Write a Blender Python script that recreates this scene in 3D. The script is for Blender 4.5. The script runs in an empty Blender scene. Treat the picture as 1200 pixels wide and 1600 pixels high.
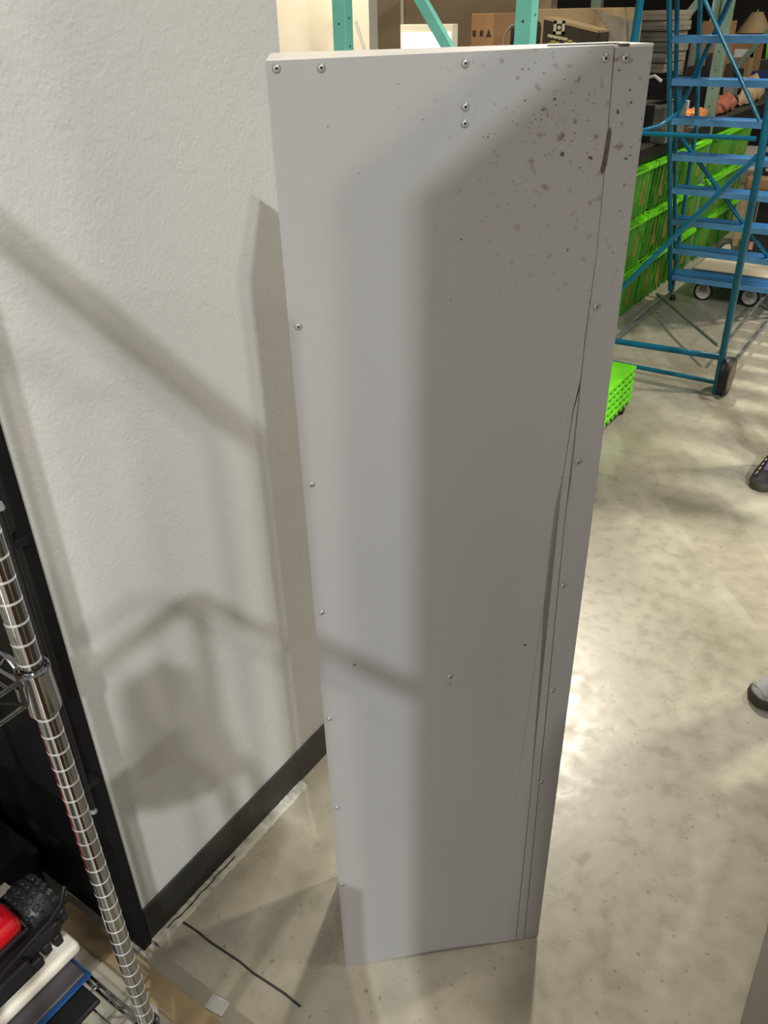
import bpy, bmesh, math, random
from mathutils import Vector, Matrix, Quaternion
random.seed(7)
PI = math.pi
sc = bpy.context.scene
COL = sc.collection

# ------------------------------------------------------------------ camera
# room axes: X = away from the grey wall, Y = along the grey wall (into the warehouse), Z up
FPX, NX, NY, CAMH = 1265.0, 40.0, 2060.0, 1.6
_ang = math.radians(55.5)
def _cam_axes():
    d = Vector((NX, NY, FPX)).normalized()
    z = Vector((0, 0, 1)); y = (z - z.dot(d) * d).normalized()
    up = -d; x = y.cross(up)
    if x.x < 0: x = -x
    return x, y, up
_cx, _cy, _cu = _cam_axes()
CAM = Vector((0.702, -0.333, CAMH))
def _dir(v):                      # camera-frame vector (right, down, forward) -> room
    a, b, c = v.dot(_cx), v.dot(_cy), v.dot(_cu)
    s_, c_ = math.sin(_ang), math.cos(_ang)
    return Vector((a * s_ - b * c_, a * c_ + b * s_, c))
def ray(px, py): return _dir(Vector((px - 600, py - 800, FPX)))
cam_d = bpy.data.cameras.new('camera'); cam = bpy.data.objects.new('camera', cam_d); COL.objects.link(cam)
cam_d.sensor_fit = 'VERTICAL'; cam_d.sensor_height = 36.0; cam_d.lens = 36.0 * FPX / 1600.0
cam_d.clip_start = 0.02; cam_d.clip_end = 100
r_, u_, b_ = _dir(Vector((1, 0, 0))), -_dir(Vector((0, 1, 0))), -_dir(Vector((0, 0, 1)))
m = Matrix.Identity(4)
for i in range(3):
    m[i][0], m[i][1], m[i][2], m[i][3] = r_[i], u_[i], b_[i], CAM[i]
cam.matrix_world = m
sc.camera = cam

# ------------------------------------------------------------------ world, exposure
w = bpy.data.worlds.new('warehouse_air'); sc.world = w; w.use_nodes = True
_nt = w.node_tree; _bg = _nt.nodes['Background']
# the lit roof of the hall overhead, its dim far ends near the horizon
_tc = _nt.nodes.new('ShaderNodeTexCoord'); _sp = _nt.nodes.new('ShaderNodeSeparateXYZ'); _nt.links.new(_tc.outputs['Generated'], _sp.inputs[0])
_cr = _nt.nodes.new('ShaderNodeValToRGB'); _nt.links.new(_sp.outputs['Z'], _cr.inputs['Fac'])
_cr.color_ramp.elements[0].position = 0.05; _cr.color_ramp.elements[0].color = (0.30, 0.29, 0.27, 1)
_cr.color_ramp.elements[1].position = 0.6; _cr.color_ramp.elements[1].color = (1.0, 0.985, 0.955, 1)
_nt.links.new(_cr.outputs['Color'], _bg.inputs[0]); _bg.inputs[1].default_value = 0.32
sc.view_settings.view_transform = 'Standard'; sc.view_settings.look = 'None'
sc.view_settings.exposure = 0.0; sc.view_settings.gamma = 1.0; sc.view_settings.use_curve_mapping = False

# high-bay lamps and added fill lamps: x, y, z, watts, colour, disc diameter
LAMPS = [
    ('A', 4.80, -3.90, 6.10, 530, (0.91, 0.97, 1.0), 0.15, 'behind the photographer, the nearer one'),
    ('A2', 5.02, -3.68, 6.05, 230, (1.0, 0.95, 0.88), 0.15, 'behind the photographer, the farther one'),
    ('B', -1.95, 6.70, 6.0, 560, (1.0, 0.93, 0.80), 0.40, 'above the pallet rack'),
    ('C', 2.7, 4.8, 6.0, 230, (1.0, 0.90, 0.74), 0.40, 'added as fill above the open aisle'),  # added to fill the aisle floor
    ('D', 8.5, -4.8, 5.6, 780, (1.0, 0.95, 0.88), 0.5, 'added as fill far across the hall, near the front'),  # added distant fill in place of ambient light
    ('E', 1.9, 1.3, 6.2, 40, (1.0, 0.93, 0.82), 0.5, 'added as fill above the aisle beside the enclosure'),  # added to brighten the floor at the lower right
    ('F', 0.9, -6.6, 3.2, 600, (1.0, 0.96, 0.94), 0.5, 'added as fill near the front end of the hall'),  # added low fill for the enclosure front
    ]

# ------------------------------------------------------------------ helpers
def mat(name, col, rough=0.5, metal=0.0, bump=0.0, bscale=60.0, var=0.0, vscale=4.0, spec=0.5, emit=None, estr=0.0, detail=3.0, coat=0.0):
    mt = bpy.data.materials.new(name); mt.use_nodes = True
    nt = mt.node_tree; p = nt.nodes['Principled BSDF']
    c = tuple(col) + (1,)
    p.inputs['Base Color'].default_value = c
    p.inputs['Roughness'].default_value = rough; p.inputs['Metallic'].default_value = metal
    p.inputs['Specular IOR Level'].default_value = spec
    p.inputs['Coat Weight'].default_value = coat
    if emit:
        p.inputs['Emission Color'].default_value = tuple(emit) + (1,); p.inputs['Emission Strength'].default_value = estr
    tc = nt.nodes.new('ShaderNodeTexCoord')
    if var > 0:
        n = nt.nodes.new('ShaderNodeTexNoise'); n.inputs['Scale'].default_value = vscale; n.inputs['Detail'].default_value = 6
        nt.links.new(tc.outputs['Object'], n.inputs['Vector'])
        r = nt.nodes.new('ShaderNodeValToRGB')
        r.color_ramp.elements[0].position = 0.3; r.color_ramp.elements[1].position = 0.7
        r.color_ramp.elements[0].color = tuple(max(0, x * (1 - var)) for x in col) + (1,)
        r.color_ramp.elements[1].color = tuple(min(1, x * (1 + var)) for x in col) + (1,)
        nt.links.new(n.outputs['Fac'], r.inputs['Fac']); nt.links.new(r.outputs['Color'], p.inputs['Base Color'])
    if bump > 0:
        n2 = nt.nodes.new('ShaderNodeTexNoise'); n2.inputs['Scale'].default_value = bscale; n2.inputs['Detail'].default_value = detail
        nt.links.new(tc.outputs['Object'], n2.inputs['Vector'])
        b = nt.nodes.new('ShaderNodeBump'); b.inputs['Strength'].default_value = bump; b.inputs['Distance'].default_value = 0.004
        nt.links.new(n2.outputs['Fac'], b.inputs['Height']); nt.links.new(b.outputs['Normal'], p.inputs['Normal'])
    return mt

class MB:
    def __init__(s): s.bm = bmesh.new()
    def box(s, x0, x1, y0, y1, z0, z1, bev=0.0, seg=2, M=None):
        b = bmesh.new()
        bmesh.ops.create_cube(b, size=1.0)
        for v in b.verts:
            v.co = Vector(((x0 + x1) / 2 + v.co.x * (x1 - x0), (y0 + y1) / 2 + v.co.y * (y1 - y0), (z0 + z1) / 2 + v.co.z * (z1 - z0)))
        if bev > 0: bmesh.ops.bevel(b, geom=b.edges[:], offset=bev, segments=seg, affect='EDGES', profile=0.5)
        if M: bmesh.ops.transform(b, matrix=M, verts=b.verts)
        s.add(b); return s
    def add(s, b):
        me = bpy.data.meshes.new('t'); b.to_mesh(me); b.free(); s.bm.from_mesh(me); bpy.data.meshes.remove(me)
    def tube(s, pts, r, n=10, caps=True):
        pts = [Vector(p) for p in pts]; b = bmesh.new(); rings = []
        up = None
        for i, p in enumerate(pts):
            t = (pts[min(i + 1, len(pts) - 1)] - pts[max(i - 1, 0)]).normalized()
            if up is None:
                up = Vector((0, 0, 1)) if abs(t.z) < 0.9 else Vector((1, 0, 0))
            a = (up - up.dot(t) * t).normalized(); c = t.cross(a); up = a
            rr = r[i] if isinstance(r, (list, tuple)) else r
            rings.append([b.verts.new(p + (a * math.cos(2 * PI * k / n) + c * math.sin(2 * PI * k / n)) * rr) for k in range(n)])
        for i in range(len(rings) - 1):
            for k in range(n): b.faces.new((rings[i][k], rings[i][(k + 1) % n], rings[i + 1][(k + 1) % n], rings[i + 1][k]))
        if caps: b.faces.new(rings[0][::-1]); b.faces.new(rings[-1])
        s.add(b); return s
    def lathe(s, prof, n=24, M=None, smooth=True):
        b = bmesh.new(); rings = []
        for r, z in prof:
            rings.append([b.verts.new((r * math.cos(2 * PI * k / n), r * math.sin(2 * PI * k / n), z)) for k in range(n)])
        for i in range(len(rings) - 1):
            for k in range(n): b.faces.new((rings[i][k], rings[i][(k + 1) % n], rings[i + 1][(k + 1) % n], rings[i + 1][k]))
        if prof[0][0] > 1e-5: b.faces.new(rings[0][::-1])
        if prof[-1][0] > 1e-5: b.faces.new(rings[-1])
        bmesh.ops.remove_doubles(b, verts=b.verts, dist=1e-6)
        if M: bmesh.ops.transform(b, matrix=M, verts=b.verts)
        s.add(b); return s
    def prism(s, poly, d0, d1, M=None):          # polygon in local (x, z) extruded along y d0..d1
        b = bmesh.new()
        f0 = [b.verts.new((x, d0, z)) for x, z in poly]; f1 = [b.verts.new((x, d1, z)) for x, z in poly]
        b.faces.new(f0); b.faces.new(f1[::-1]); k = len(poly)
        for i in range(k): b.faces.new((f0[i], f1[i], f1[(i + 1) % k], f0[(i + 1) % k]))
        bmesh.ops.triangulate(b, faces=[f for f in b.faces if len(f.verts) > 4])
        bmesh.ops.recalc_face_normals(b, faces=b.faces)
        if M: bmesh.ops.transform(b, matrix=M, verts=b.verts)
        s.add(b); return s
    def build(s, name, mt, parent=None, smooth=False, loc=None, rot=None):
        bmesh.ops.recalc_face_normals(s.bm, faces=s.bm.faces)
        me = bpy.data.meshes.new(name); s.bm.to_mesh(me); s.bm.free()
        me.materials.append(mt)
        if smooth:
            for p in me.polygons: p.use_smooth = True
            try: me.set_sharp_from_angle(angle=math.radians(40))
            except Exception: pass
        o = bpy.data.objects.new(name, me); COL.objects.link(o)
        if parent: o.parent = parent
        if loc: o.location = loc
        if rot: o.rotation_euler = rot
        return o
def tag(o, label=None, cat=None, group=None, kind=None):
    if label: o['label'] = label
    if cat: o['category'] = cat
    if group: o['group'] = group
    if kind: o['kind'] = kind
    return o
def empty(name, loc, rz=0.0):
    o = bpy.data.objects.new(name, None); COL.objects.link(o); o.location = loc; o.rotation_euler = (0, 0, rz)
    o.empty_display_size = 0.05
    return o
def kids(o): return [c for c in bpy.data.objects if c.parent is o]
def copy_tree(o, parent=None):
    c = o.copy(); COL.objects.link(c); c.parent = parent
    for ch in kids(o): copy_tree(ch, c)
    return c
def Rz(a): return Matrix.Rotation(a, 4, 'Z')
def T(x, y, z): return Matrix.Translation((x, y, z))
def orient(axis):                                # matrix turning +Z onto axis
    return Vector((0, 0, 1)).rotation_difference(Vector(axis).normalized()).to_matrix().to_4x4()

# ------------------------------------------------------------------ materials
def wall_material():
    mt = mat('grey_wall_paint', (0.545, 0.545, 0.53), rough=0.55, var=0.03, vscale=2.0)
    nt = mt.node_tree; p = nt.nodes['Principled BSDF']
    tc = nt.nodes.new('ShaderNodeTexCoord')
    n = nt.nodes.new('ShaderNodeTexNoise'); n.inputs['Scale'].default_value = 150; n.inputs['Detail'].default_value = 4
    v = nt.nodes.new('ShaderNodeTexNoise'); v.inputs['Scale'].default_value = 45; v.inputs['Detail'].default_value = 2
    nt.links.new(tc.outputs['Object'], n.inputs['Vector']); nt.links.new(tc.outputs['Object'], v.inputs['Vector'])
    a = nt.nodes.new('ShaderNodeMath'); a.operation = 'ADD'
    nt.links.new(n.outputs['Fac'], a.inputs[0]); nt.links.new(v.outputs['Fac'], a.inputs[1])
    b = nt.nodes.new('ShaderNodeBump'); b.inputs['Strength'].default_value = 0.30; b.inputs['Distance'].default_value = 0.004
    nt.links.new(a.outputs[0], b.inputs['Height']); nt.links.new(b.outputs['Normal'], p.inputs['Normal'])
    return mt
def floor_material():
    mt = bpy.data.materials.new('polished_concrete'); mt.use_nodes = True
    nt = mt.node_tree; p = nt.nodes['Principled BSDF']; L = nt.links.new
    tc = nt.nodes.new('ShaderNodeTexCoord')
    def noise(s, d, dist=0.0):
        n = nt.nodes.new('ShaderNodeTexNoise'); n.inputs['Scale'].default_value = s; n.inputs['Detail'].default_value = d
        n.inputs['Distortion'].default_value = dist; L(tc.outputs['Object'], n.inputs['Vector']); return n
    n1 = noise(2.2, 8, 0.6); n2 = noise(20, 12, 0.15); n3 = noise(70, 6)
    r1 = nt.nodes.new('ShaderNodeValToRGB'); e = r1.color_ramp
    e.elements[0].position = 0.25; e.elements[0].color = (0.36, 0.335, 0.25, 1)
    e.elements[1].position = 0.75; e.elements[1].color = (0.49, 0.465, 0.375, 1)
    L(n1.outputs['Fac'], r1.inputs['Fac'])
    r2 = nt.nodes.new('ShaderNodeValToRGB'); e = r2.color_ramp
    e.elements[0].position = 0.18; e.elements[0].color = (0.80, 0.79, 0.77, 1)
    e.elements[1].position = 0.78; e.elements[1].color = (1.12, 1.08, 1.08, 1)
    L(n2.outputs['Fac'], r2.inputs['Fac'])
    mx = nt.nodes.new('ShaderNodeMix'); mx.data_type = 'RGBA'; mx.blend_type = 'MULTIPLY'; mx.inputs['Factor'].default_value = 0.75
    L(r1.outputs['Color'], mx.inputs['A']); L(r2.outputs['Color'], mx.inputs['B'])
    # small dark pits
    r3 = nt.nodes.new('ShaderNodeValToRGB'); e = r3.color_ramp
    e.elements[0].position = 0.27; e.elements[0].color = (0.35, 0.32, 0.27, 1)
    e.elements[1].position = 0.36; e.elements[1].color = (1, 1, 1, 1)
    L(n3.outputs['Fac'], r3.inputs['Fac'])
    mx2 = nt.nodes.new('ShaderNodeMix'); mx2.data_type = 'RGBA'; mx2.blend_type = 'MULTIPLY'; mx2.inputs['Factor'].default_value = 0.7
    L(mx.outputs['Result'], mx2.inputs['A']); L(r3.outputs['Color'], mx2.inputs['B'])
    L(mx2.outputs['Result'], p.inputs['Base Color'])
    rr = nt.nodes.new('ShaderNodeMapRange'); rr.inputs['From Min'].default_value = 0.3; rr.inputs['From Max'].default_value = 0.7
    rr.inputs['To Min'].default_value = 0.22; rr.inputs['To Max'].default_value = 0.42
    L(n2.outputs['Fac'], rr.inputs['Value']); L(rr.outputs['Result'], p.inputs['Roughness'])
    b = nt.nodes.new('ShaderNodeBump'); b.inputs['Strength'].default_value = 0.12; b.inputs['Distance'].default_value = 0.004
    L(n2.outputs['Fac'], b.inputs['Height']); L(b.outputs['Normal'], p.inputs['Normal'])
    p.inputs['Specular IOR Level'].default_value = 0.5
    return mt
def panel_material():
    mt = bpy.data.materials.new('grey_enamel_sheet'); mt.use_nodes = True
    nt = mt.node_tree; p = nt.nodes['Principled BSDF']; L = nt.links.new
    tc = nt.nodes.new('ShaderNodeTexCoord')
    base = (0.345, 0.338, 0.332, 1)
    # rust-coloured scuffs gathered near the top right of the sheet (object x along the face, z up)
    sep = nt.nodes.new('ShaderNodeSeparateXYZ'); L(tc.outputs['Object'], sep.inputs[0])
    mz = nt.nodes.new('ShaderNodeMapRange'); mz.inputs['From Min'].default_value = 1.22; mz.inputs['From Max'].default_value = 1.5; L(sep.outputs['Z'], mz.inputs['Value'])
    mxn = nt.nodes.new('ShaderNodeMapRange'); mxn.inputs['From Min'].default_value = 0.13; mxn.inputs['From Max'].default_value = 0.30; L(sep.outputs['X'], mxn.inputs['Value'])
    mul = nt.nodes.new('ShaderNodeMath'); mul.operation = 'MULTIPLY'; L(mz.outputs['Result'], mul.inputs[0]); L(mxn.outputs['Result'], mul.inputs[1])
    n = nt.nodes.new('ShaderNodeTexNoise'); n.inputs['Scale'].default_value = 75; n.inputs['Detail'].default_value = 5; L(tc.outputs['Object'], n.inputs['Vector'])
    r = nt.nodes.new('ShaderNodeMapRange'); r.inputs['From Min'].default_value = 0.60; r.inputs['From Max'].default_value = 0.70; L(n.outputs['Fac'], r.inputs['Value'])
    m2 = nt.nodes.new('ShaderNodeMath'); m2.operation = 'MULTIPLY'; L(mul.outputs[0], m2.inputs[0]); L(r.outputs['Result'], m2.inputs[1])
    m3 = nt.nodes.new('ShaderNodeMath'); m3.operation = 'MULTIPLY'; m3.inputs[1].default_value = 0.8; L(m2.outputs[0], m3.inputs[0])
    mix = nt.nodes.new('ShaderNodeMix'); mix.data_type = 'RGBA'; mix.inputs['A'].default_value = base; mix.inputs['B'].default_value = (0.13, 0.10, 0.08, 1)
    L(m3.outputs[0], mix.inputs['Factor']); L(mix.outputs['Result'], p.inputs['Base Color'])
    p.inputs['Roughness'].default_value = 0.36; p.inputs['Specular IOR Level'].default_value = 0.5
    # faint large ripples of a hand-flattened sheet: long in z, narrow across
    mp = nt.nodes.new('ShaderNodeMapping'); mp.inputs['Scale'].default_value = (9, 9, 1.1); L(tc.outputs['Object'], mp.inputs['Vector'])
    n2 = nt.nodes.new('ShaderNodeTexNoise'); n2.inputs['Scale'].default_value = 1.0; n2.inputs['Detail'].default_value = 1.5; L(mp.outputs['Vector'], n2.inputs['Vector'])
    b = nt.nodes.new('ShaderNodeBump'); b.inputs['Strength'].default_value = 0.35; b.inputs['Distance'].default_value = 0.02
    L(n2.outputs['Fac'], b.inputs['Height']); L(b.outputs['Normal'], p.inputs['Normal'])
    return mt
M = {}
M['wall'] = wall_material(); M['floor'] = floor_material(); M['sheet'] = panel_material()
M['sheet_back'] = mat('dark_inner_steel', (0.10, 0.10, 0.10), 0.5, 0.4)
M['rivet'] = mat('painted_rivet', (0.36, 0.355, 0.35), 0.28, 0.35)
M['chip'] = mat('paint_chip', (0.085, 0.068, 0.055), 0.7, 0.0, var=0.3, vscale=200)
M['rubber'] = mat('black_rubber_base', (0.022, 0.020, 0.018), 0.5, bump=0.3, bscale=40, var=0.4, vscale=12)
M['residue'] = mat('old_adhesive', (0.50, 0.49, 0.42), 0.75, bump=0.8, bscale=60, var=0.35, vscale=25)
M['joint'] = mat('floor_joint_filler', (0.03, 0.03, 0.027), 0.7)
M['black'] = mat('black_laminate', (0.004, 0.004, 0.005), 0.55, var=0.3, vscale=8, spec=0.25)
M['blackplastic'] = mat('black_plastic', (0.008, 0.008, 0.009), 0.45, bump=0.15, bscale=200)
M['tyre'] = mat('tyre_rubber', (0.014, 0.015, 0.018), 0.40, bump=0.5, bscale=120)
M['chrome'] = mat('chrome_plating', (0.36, 0.36, 0.37), 0.12, 1.0, bump=0.04, bscale=30)
M['groove'] = mat('chrome_groove_highlight', (0.85, 0.85, 0.86), 0.35, 0.8)
M['wood'] = mat('pine_board', (0.34, 0.25, 0.13), 0.6, bump=0.2, bscale=30, var=0.18, vscale=9)
M['foam'] = mat('cream_foam', (0.78, 0.74, 0.62), 0.7, bump=0.1, bscale=300)
M['laptop'] = mat('grey_laptop_lid', (0.08, 0.07, 0.075), 0.35, 0.3)
M['blueedge'] = mat('blue_plastic_edge', (0.01, 0.06, 0.20), 0.35)
M['red'] = mat('red_gloss_shell', (0.55, 0.008, 0.015), 0.12, coat=0.8)
M['paper'] = mat('white_paper', (0.62, 0.61, 0.57), 0.8)
M['ladder'] = mat('teal_blue_enamel', (0.003, 0.125, 0.215), 0.22, var=0.08, vscale=5, bump=0.05, bscale=80)
M['lip'] = mat('blue_step_edge_painted_sheen', (0.10, 0.27, 0.50), 0.24, 0.3, var=0.15, vscale=12)  # lighter blue paints the lamp reflections into the step edges
M['tread'] = mat('blue_tread_steel', (0.02, 0.15, 0.38), 0.30, 0.25, bump=0.7, bscale=240)
M['zinc'] = mat('dull_zinc', (0.30, 0.33, 0.32), 0.4, 0.7, var=0.2, vscale=20)
M['tanrubber'] = mat('tan_wheel', (0.20, 0.15, 0.10), 0.6, bump=0.3, bscale=50)
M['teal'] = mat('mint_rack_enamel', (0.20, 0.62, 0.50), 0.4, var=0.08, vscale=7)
M['tealdark'] = mat('grey_green_rack_enamel', (0.16, 0.24, 0.18), 0.5, var=0.15, vscale=7)  # darker, greyer green on the two farther frames
M['hole'] = mat('dark_slot', (0.01, 0.02, 0.02), 0.8)
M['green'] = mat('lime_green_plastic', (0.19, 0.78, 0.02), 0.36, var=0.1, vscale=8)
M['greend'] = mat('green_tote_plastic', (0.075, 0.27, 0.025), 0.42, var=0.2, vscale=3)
M['sticker'] = mat('orange_brown_sticker', (0.40, 0.15, 0.05), 0.6, var=0.2, vscale=30)
M['card'] = mat('corrugated_cardboard', (0.30, 0.165, 0.07), 0.75, bump=0.2, bscale=90, var=0.12, vscale=6)
M['cardlight'] = mat('pale_cardboard', (0.34, 0.245, 0.12), 0.75, var=0.12, vscale=6)
M['cardpale'] = mat('greyed_cardboard', (0.24, 0.21, 0.16), 0.8, var=0.2, vscale=9)
M['darkprint'] = mat('dark_brown_printed_card', (0.035, 0.024, 0.014), 0.5, var=0.2, vscale=9)
M['print'] = mat('cream_print', (0.50, 0.43, 0.28), 0.6)
M['gold'] = mat('gold_print', (0.40, 0.30, 0.08), 0.5)
M['beige'] = mat('beige_wall_paint', (0.40, 0.30, 0.19), 0.75, var=0.04, vscale=3)
M['cream'] = mat('cream_wall_paint', (0.80, 0.74, 0.60), 0.7, var=0.02)
M['whitepl'] = mat('white_plastic', (0.75, 0.74, 0.70), 0.4)
M['lens'] = mat('lamp_lens', (1, 1, 1), 0.5, emit=(1, 0.97, 0.9), estr=12.0)
M['lightbox'] = mat('lit_light_panel', (1, 1, 1), 0.5, emit=(1, 0.97, 0.90), estr=2.2)
M['deck'] = mat('particle_board_deck', (0.05, 0.04, 0.03), 0.75, var=0.2, vscale=30)
M['darkmetal'] = mat('black_steel', (0.018, 0.018, 0.02), 0.4, 0.5)
M['grey'] = mat('grey_plastic', (0.30, 0.29, 0.28), 0.5)
M['greygreen'] = mat('grey_green_plastic', (0.17, 0.19, 0.16), 0.5)
M['navy'] = mat('navy_plastic', (0.02, 0.03, 0.12), 0.4)
M['slab'] = mat('taupe_grey_enamel', (0.145, 0.132, 0.108), 0.45, var=0.06, vscale=3)
M['carpet'] = mat('beige_dolly_carpet', (0.46, 0.41, 0.30), 0.9, bump=0.4, bscale=200, var=0.1, vscale=8)
M['bluesteel'] = mat('dark_blue_steel', (0.01, 0.06, 0.17), 0.4, var=0.1)
M['yellow'] = mat('olive_yellow_card', (0.36, 0.30, 0.02), 0.6)
M['orange'] = mat('orange_fabric', (0.62, 0.22, 0.05), 0.8, bump=0.4, bscale=60)
M['clothred'] = mat('brick_red_fabric', (0.35, 0.11, 0.06), 0.85, bump=0.5, bscale=60, var=0.3, vscale=10)
M['clothtan'] = mat('tan_fabric', (0.42, 0.30, 0.17), 0.85, bump=0.5, bscale=60, var=0.3, vscale=10)
M['skin'] = mat('skin', (0.50, 0.30, 0.20), 0.5)
M['hair'] = mat('dark_hair', (0.02, 0.014, 0.01), 0.6, bump=0.6, bscale=120)
M['pantscream'] = mat('cream_trousers', (0.66, 0.60, 0.48), 0.85, bump=0.3, bscale=50)
M['pantsdark'] = mat('grey_jeans', (0.10, 0.11, 0.13), 0.85, bump=0.3, bscale=60)
M['shirtblack'] = mat('black_top', (0.02, 0.02, 0.025), 0.85)
M['shirtgrey'] = mat('grey_top', (0.25, 0.26, 0.28), 0.85)
M['shoegrey'] = mat('grey_shoe_mesh', (0.36, 0.37, 0.38), 0.6, bump=0.4, bscale=300)
M['shoeblack'] = mat('black_shoe_knit', (0.014, 0.012, 0.014), 0.55, bump=0.3, bscale=200)
M['sole'] = mat('dark_olive_sole', (0.035, 0.030, 0.018), 0.6)
M['stripe'] = mat('cream_shoe_stripe', (0.75, 0.70, 0.55), 0.5)
M['purple'] = mat('purple_shoe_tongue', (0.12, 0.07, 0.16), 0.7)

WX = -0.247        # face of the grey wall
# ------------------------------------------------------------------ structure
tag(MB().box(-9, 9, -7, 14, -0.12, 0, ).build('floor', M['floor']), kind='structure')
tag(MB().box(WX - 0.16, WX, 0.175, 0.785, 0, 8.0).build('wall_left', M['wall']), kind='structure')
tag(MB().box(WX, WX + 0.006, 0.175, 0.785, 0, 0.102, 0.002).build('baseboard_left', M['rubber']), kind='structure')
def strip():
    bm = bmesh.new(); random.seed(3); n = 60; rows = []
    for i in range(n + 1):
        y = 0.176 + i * (0.655 - 0.176) / n
        w_ = 0.030 + random.uniform(-.0015, .0015); h = 0.006 + random.uniform(-.0012, .0012)
        rows.append([bm.verts.new((WX + 0.006, y, 0)), bm.verts.new((WX + 0.006, y, h)), bm.verts.new((WX + 0.014, y, h + random.uniform(-.001, .001))), bm.verts.new((WX + w_ - .006, y, h * .8)), bm.verts.new((WX + w_, y, 0.0003)), ])
    for a_, b_ in zip(rows, rows[1:]):
        for k in range(4): bm.faces.new((a_[k], a_[k + 1], b_[k + 1], b_[k]))
    b = MB(); b.add(bm); return b
tag(strip().build('trim_1', M['residue']), kind='structure')
# saw-cut joint in the slab and a cracked edge line in the old adhesive
def ribbon(pts, wd, z0, z1):
    b = MB()
    for (x0, y0), (x1, y1) in zip(pts, pts[1:]):
        d = Vector((x1 - x0, y1 - y0, 0)); L = d.length; a = math.atan2(d.y, d.x)
        b.box(-0.0005, L + 0.0005, -wd / 2, wd / 2, z0, z1, M=T(x0, y0, 0) @ Rz(a))
    return b
def FP(px, py, z=0.0):
    r = ray(px, py); t = (z - CAM.z) / r.z; return CAM + r * t
a = FP(285, 1440); c = FP(470, 1572)
pts = [(a.x + (c.x - a.x) * i / 8, a.y + (c.y - a.y) * i / 8 + 0.0015 * math.sin(i * 2.1)) for i in range(9)]
tag(ribbon(pts, 0.0045, -0.001, 0.0006).build('trim_2', M['joint']), kind='structure')
pts = [(WX + 0.017 + random.uniform(-.002, .002), 0.21 + i * 0.018) for i in range(12)]
tag(ribbon(pts, 0.0014, 0.004, 0.0088).build('trim_3', M['joint']), kind='structure')
# far walls
tag(MB().box(-6.5, -1.85, 5.4, 5.5, 0, 4.2).build('wall_back', M['beige']), kind='structure')
tag(MB().box(-2.86, -2.16, 3.78, 3.86, 0, 8.0).build('wall_far_left', M['cream']), kind='structure')
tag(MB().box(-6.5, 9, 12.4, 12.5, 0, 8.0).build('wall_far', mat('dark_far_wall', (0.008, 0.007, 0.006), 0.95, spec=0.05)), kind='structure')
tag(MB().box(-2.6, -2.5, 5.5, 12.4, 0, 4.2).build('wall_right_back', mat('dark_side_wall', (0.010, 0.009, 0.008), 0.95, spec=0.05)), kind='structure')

# ------------------------------------------------------------------ lamps (out of the picture, C to F added as fill)
for k, (nm, x, y, z, wt, colr, dia, place) in enumerate(LAMPS):
    f = empty('high_bay_lamp', (x, y, z))
    MB().lathe([(0.05, 0.34), (0.09, 0.30), (0.09, 0.14), (dia / 2 + 0.03, 0.02), (dia / 2 + 0.03, 0.0), (dia / 2 + 0.02, 0.0), (dia / 2 + 0.02, 0.015), (0.08, 0.13), (0.0, 0.13)], 32).build('shade', M['grey'], f, True)
    MB().tube([(0, 0, 0.33), (0, 0, 1.6)], 0.012, 8).build('stem', M['darkmetal'], f)
    MB().lathe([(0.0, 0.008), (dia / 2, 0.008), (dia / 2, 0.012), (0.0, 0.012)], 32).build('lens', M['lens'], f)
    tag(f, 'round grey high bay ceiling lamp ' + place, 'ceiling lamp', 'high bay lamps')
    ld = bpy.data.lights.new('lamp_light', 'AREA'); ld.shape = 'DISK'; ld.size = dia; ld.energy = wt; ld.color = colr
    lo = bpy.data.objects.new('lamp_light', ld); COL.objects.link(lo); lo.parent = f; lo.location = (0, 0, -0.004)

# ------------------------------------------------------------------ the tall grey riveted metal enclosure
P1 = Vector((0.119, 0.351, 0)); P2 = Vector((0.410, 0.613, 0))
PD = (P2 - P1).normalized(); PL = (P2 - P1).length; PN = Vector((-PD.y, PD.x, 0))     # PN: away from the camera
pang = math.atan2(PD.y, PD.x)
def on_panel(px, py):
    r = ray(px, py); t = (P1 - CAM).dot(PN) / r.dot(PN); h = CAM + r * t
    return ((h - P1).dot(PD), h.z)
HL, HR = 1.564, 1.568
LEAN = -0.0083                      # the enclosure leans half a degree towards the wall
def on_panel(px, py, _f=on_panel):
    x, z = _f(px, py); c, s_ = math.cos(LEAN), math.sin(LEAN)
    return (x * c - z * s_, x * s_ + z * c)
enc = empty('metal_enclosure', P1, pang); enc.rotation_euler = (0, LEAN, pang)
tag(enc, 'tall light grey riveted sheet metal enclosure standing on the concrete floor beside the wall', 'metal cabinet')
def top_at(x): return HL + (HR - HL) * x / PL
dL, dR = 0.20, 0.075
# inner body (local: x along face, y away from camera)
bm = bmesh.new()
ring = [(0.004, 0.003), (PL - 0.002, 0.003), (PL - 0.012, dR), (0.012, dL)]
lo = [bm.verts.new((x, y, 0.004)) for x, y in ring]; hi = [bm.verts.new((x, y, top_at(x) - 0.003)) for x, y in ring]
bm.faces.new(lo[::-1]); bm.faces.new(hi)
for i in range(4): bm.faces.new((lo[i], lo[(i + 1) % 4], hi[(i + 1) % 4], hi[i]))
b = MB(); b.add(bm); b.build('inner_body', M['sheet_back'], enc)
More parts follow.
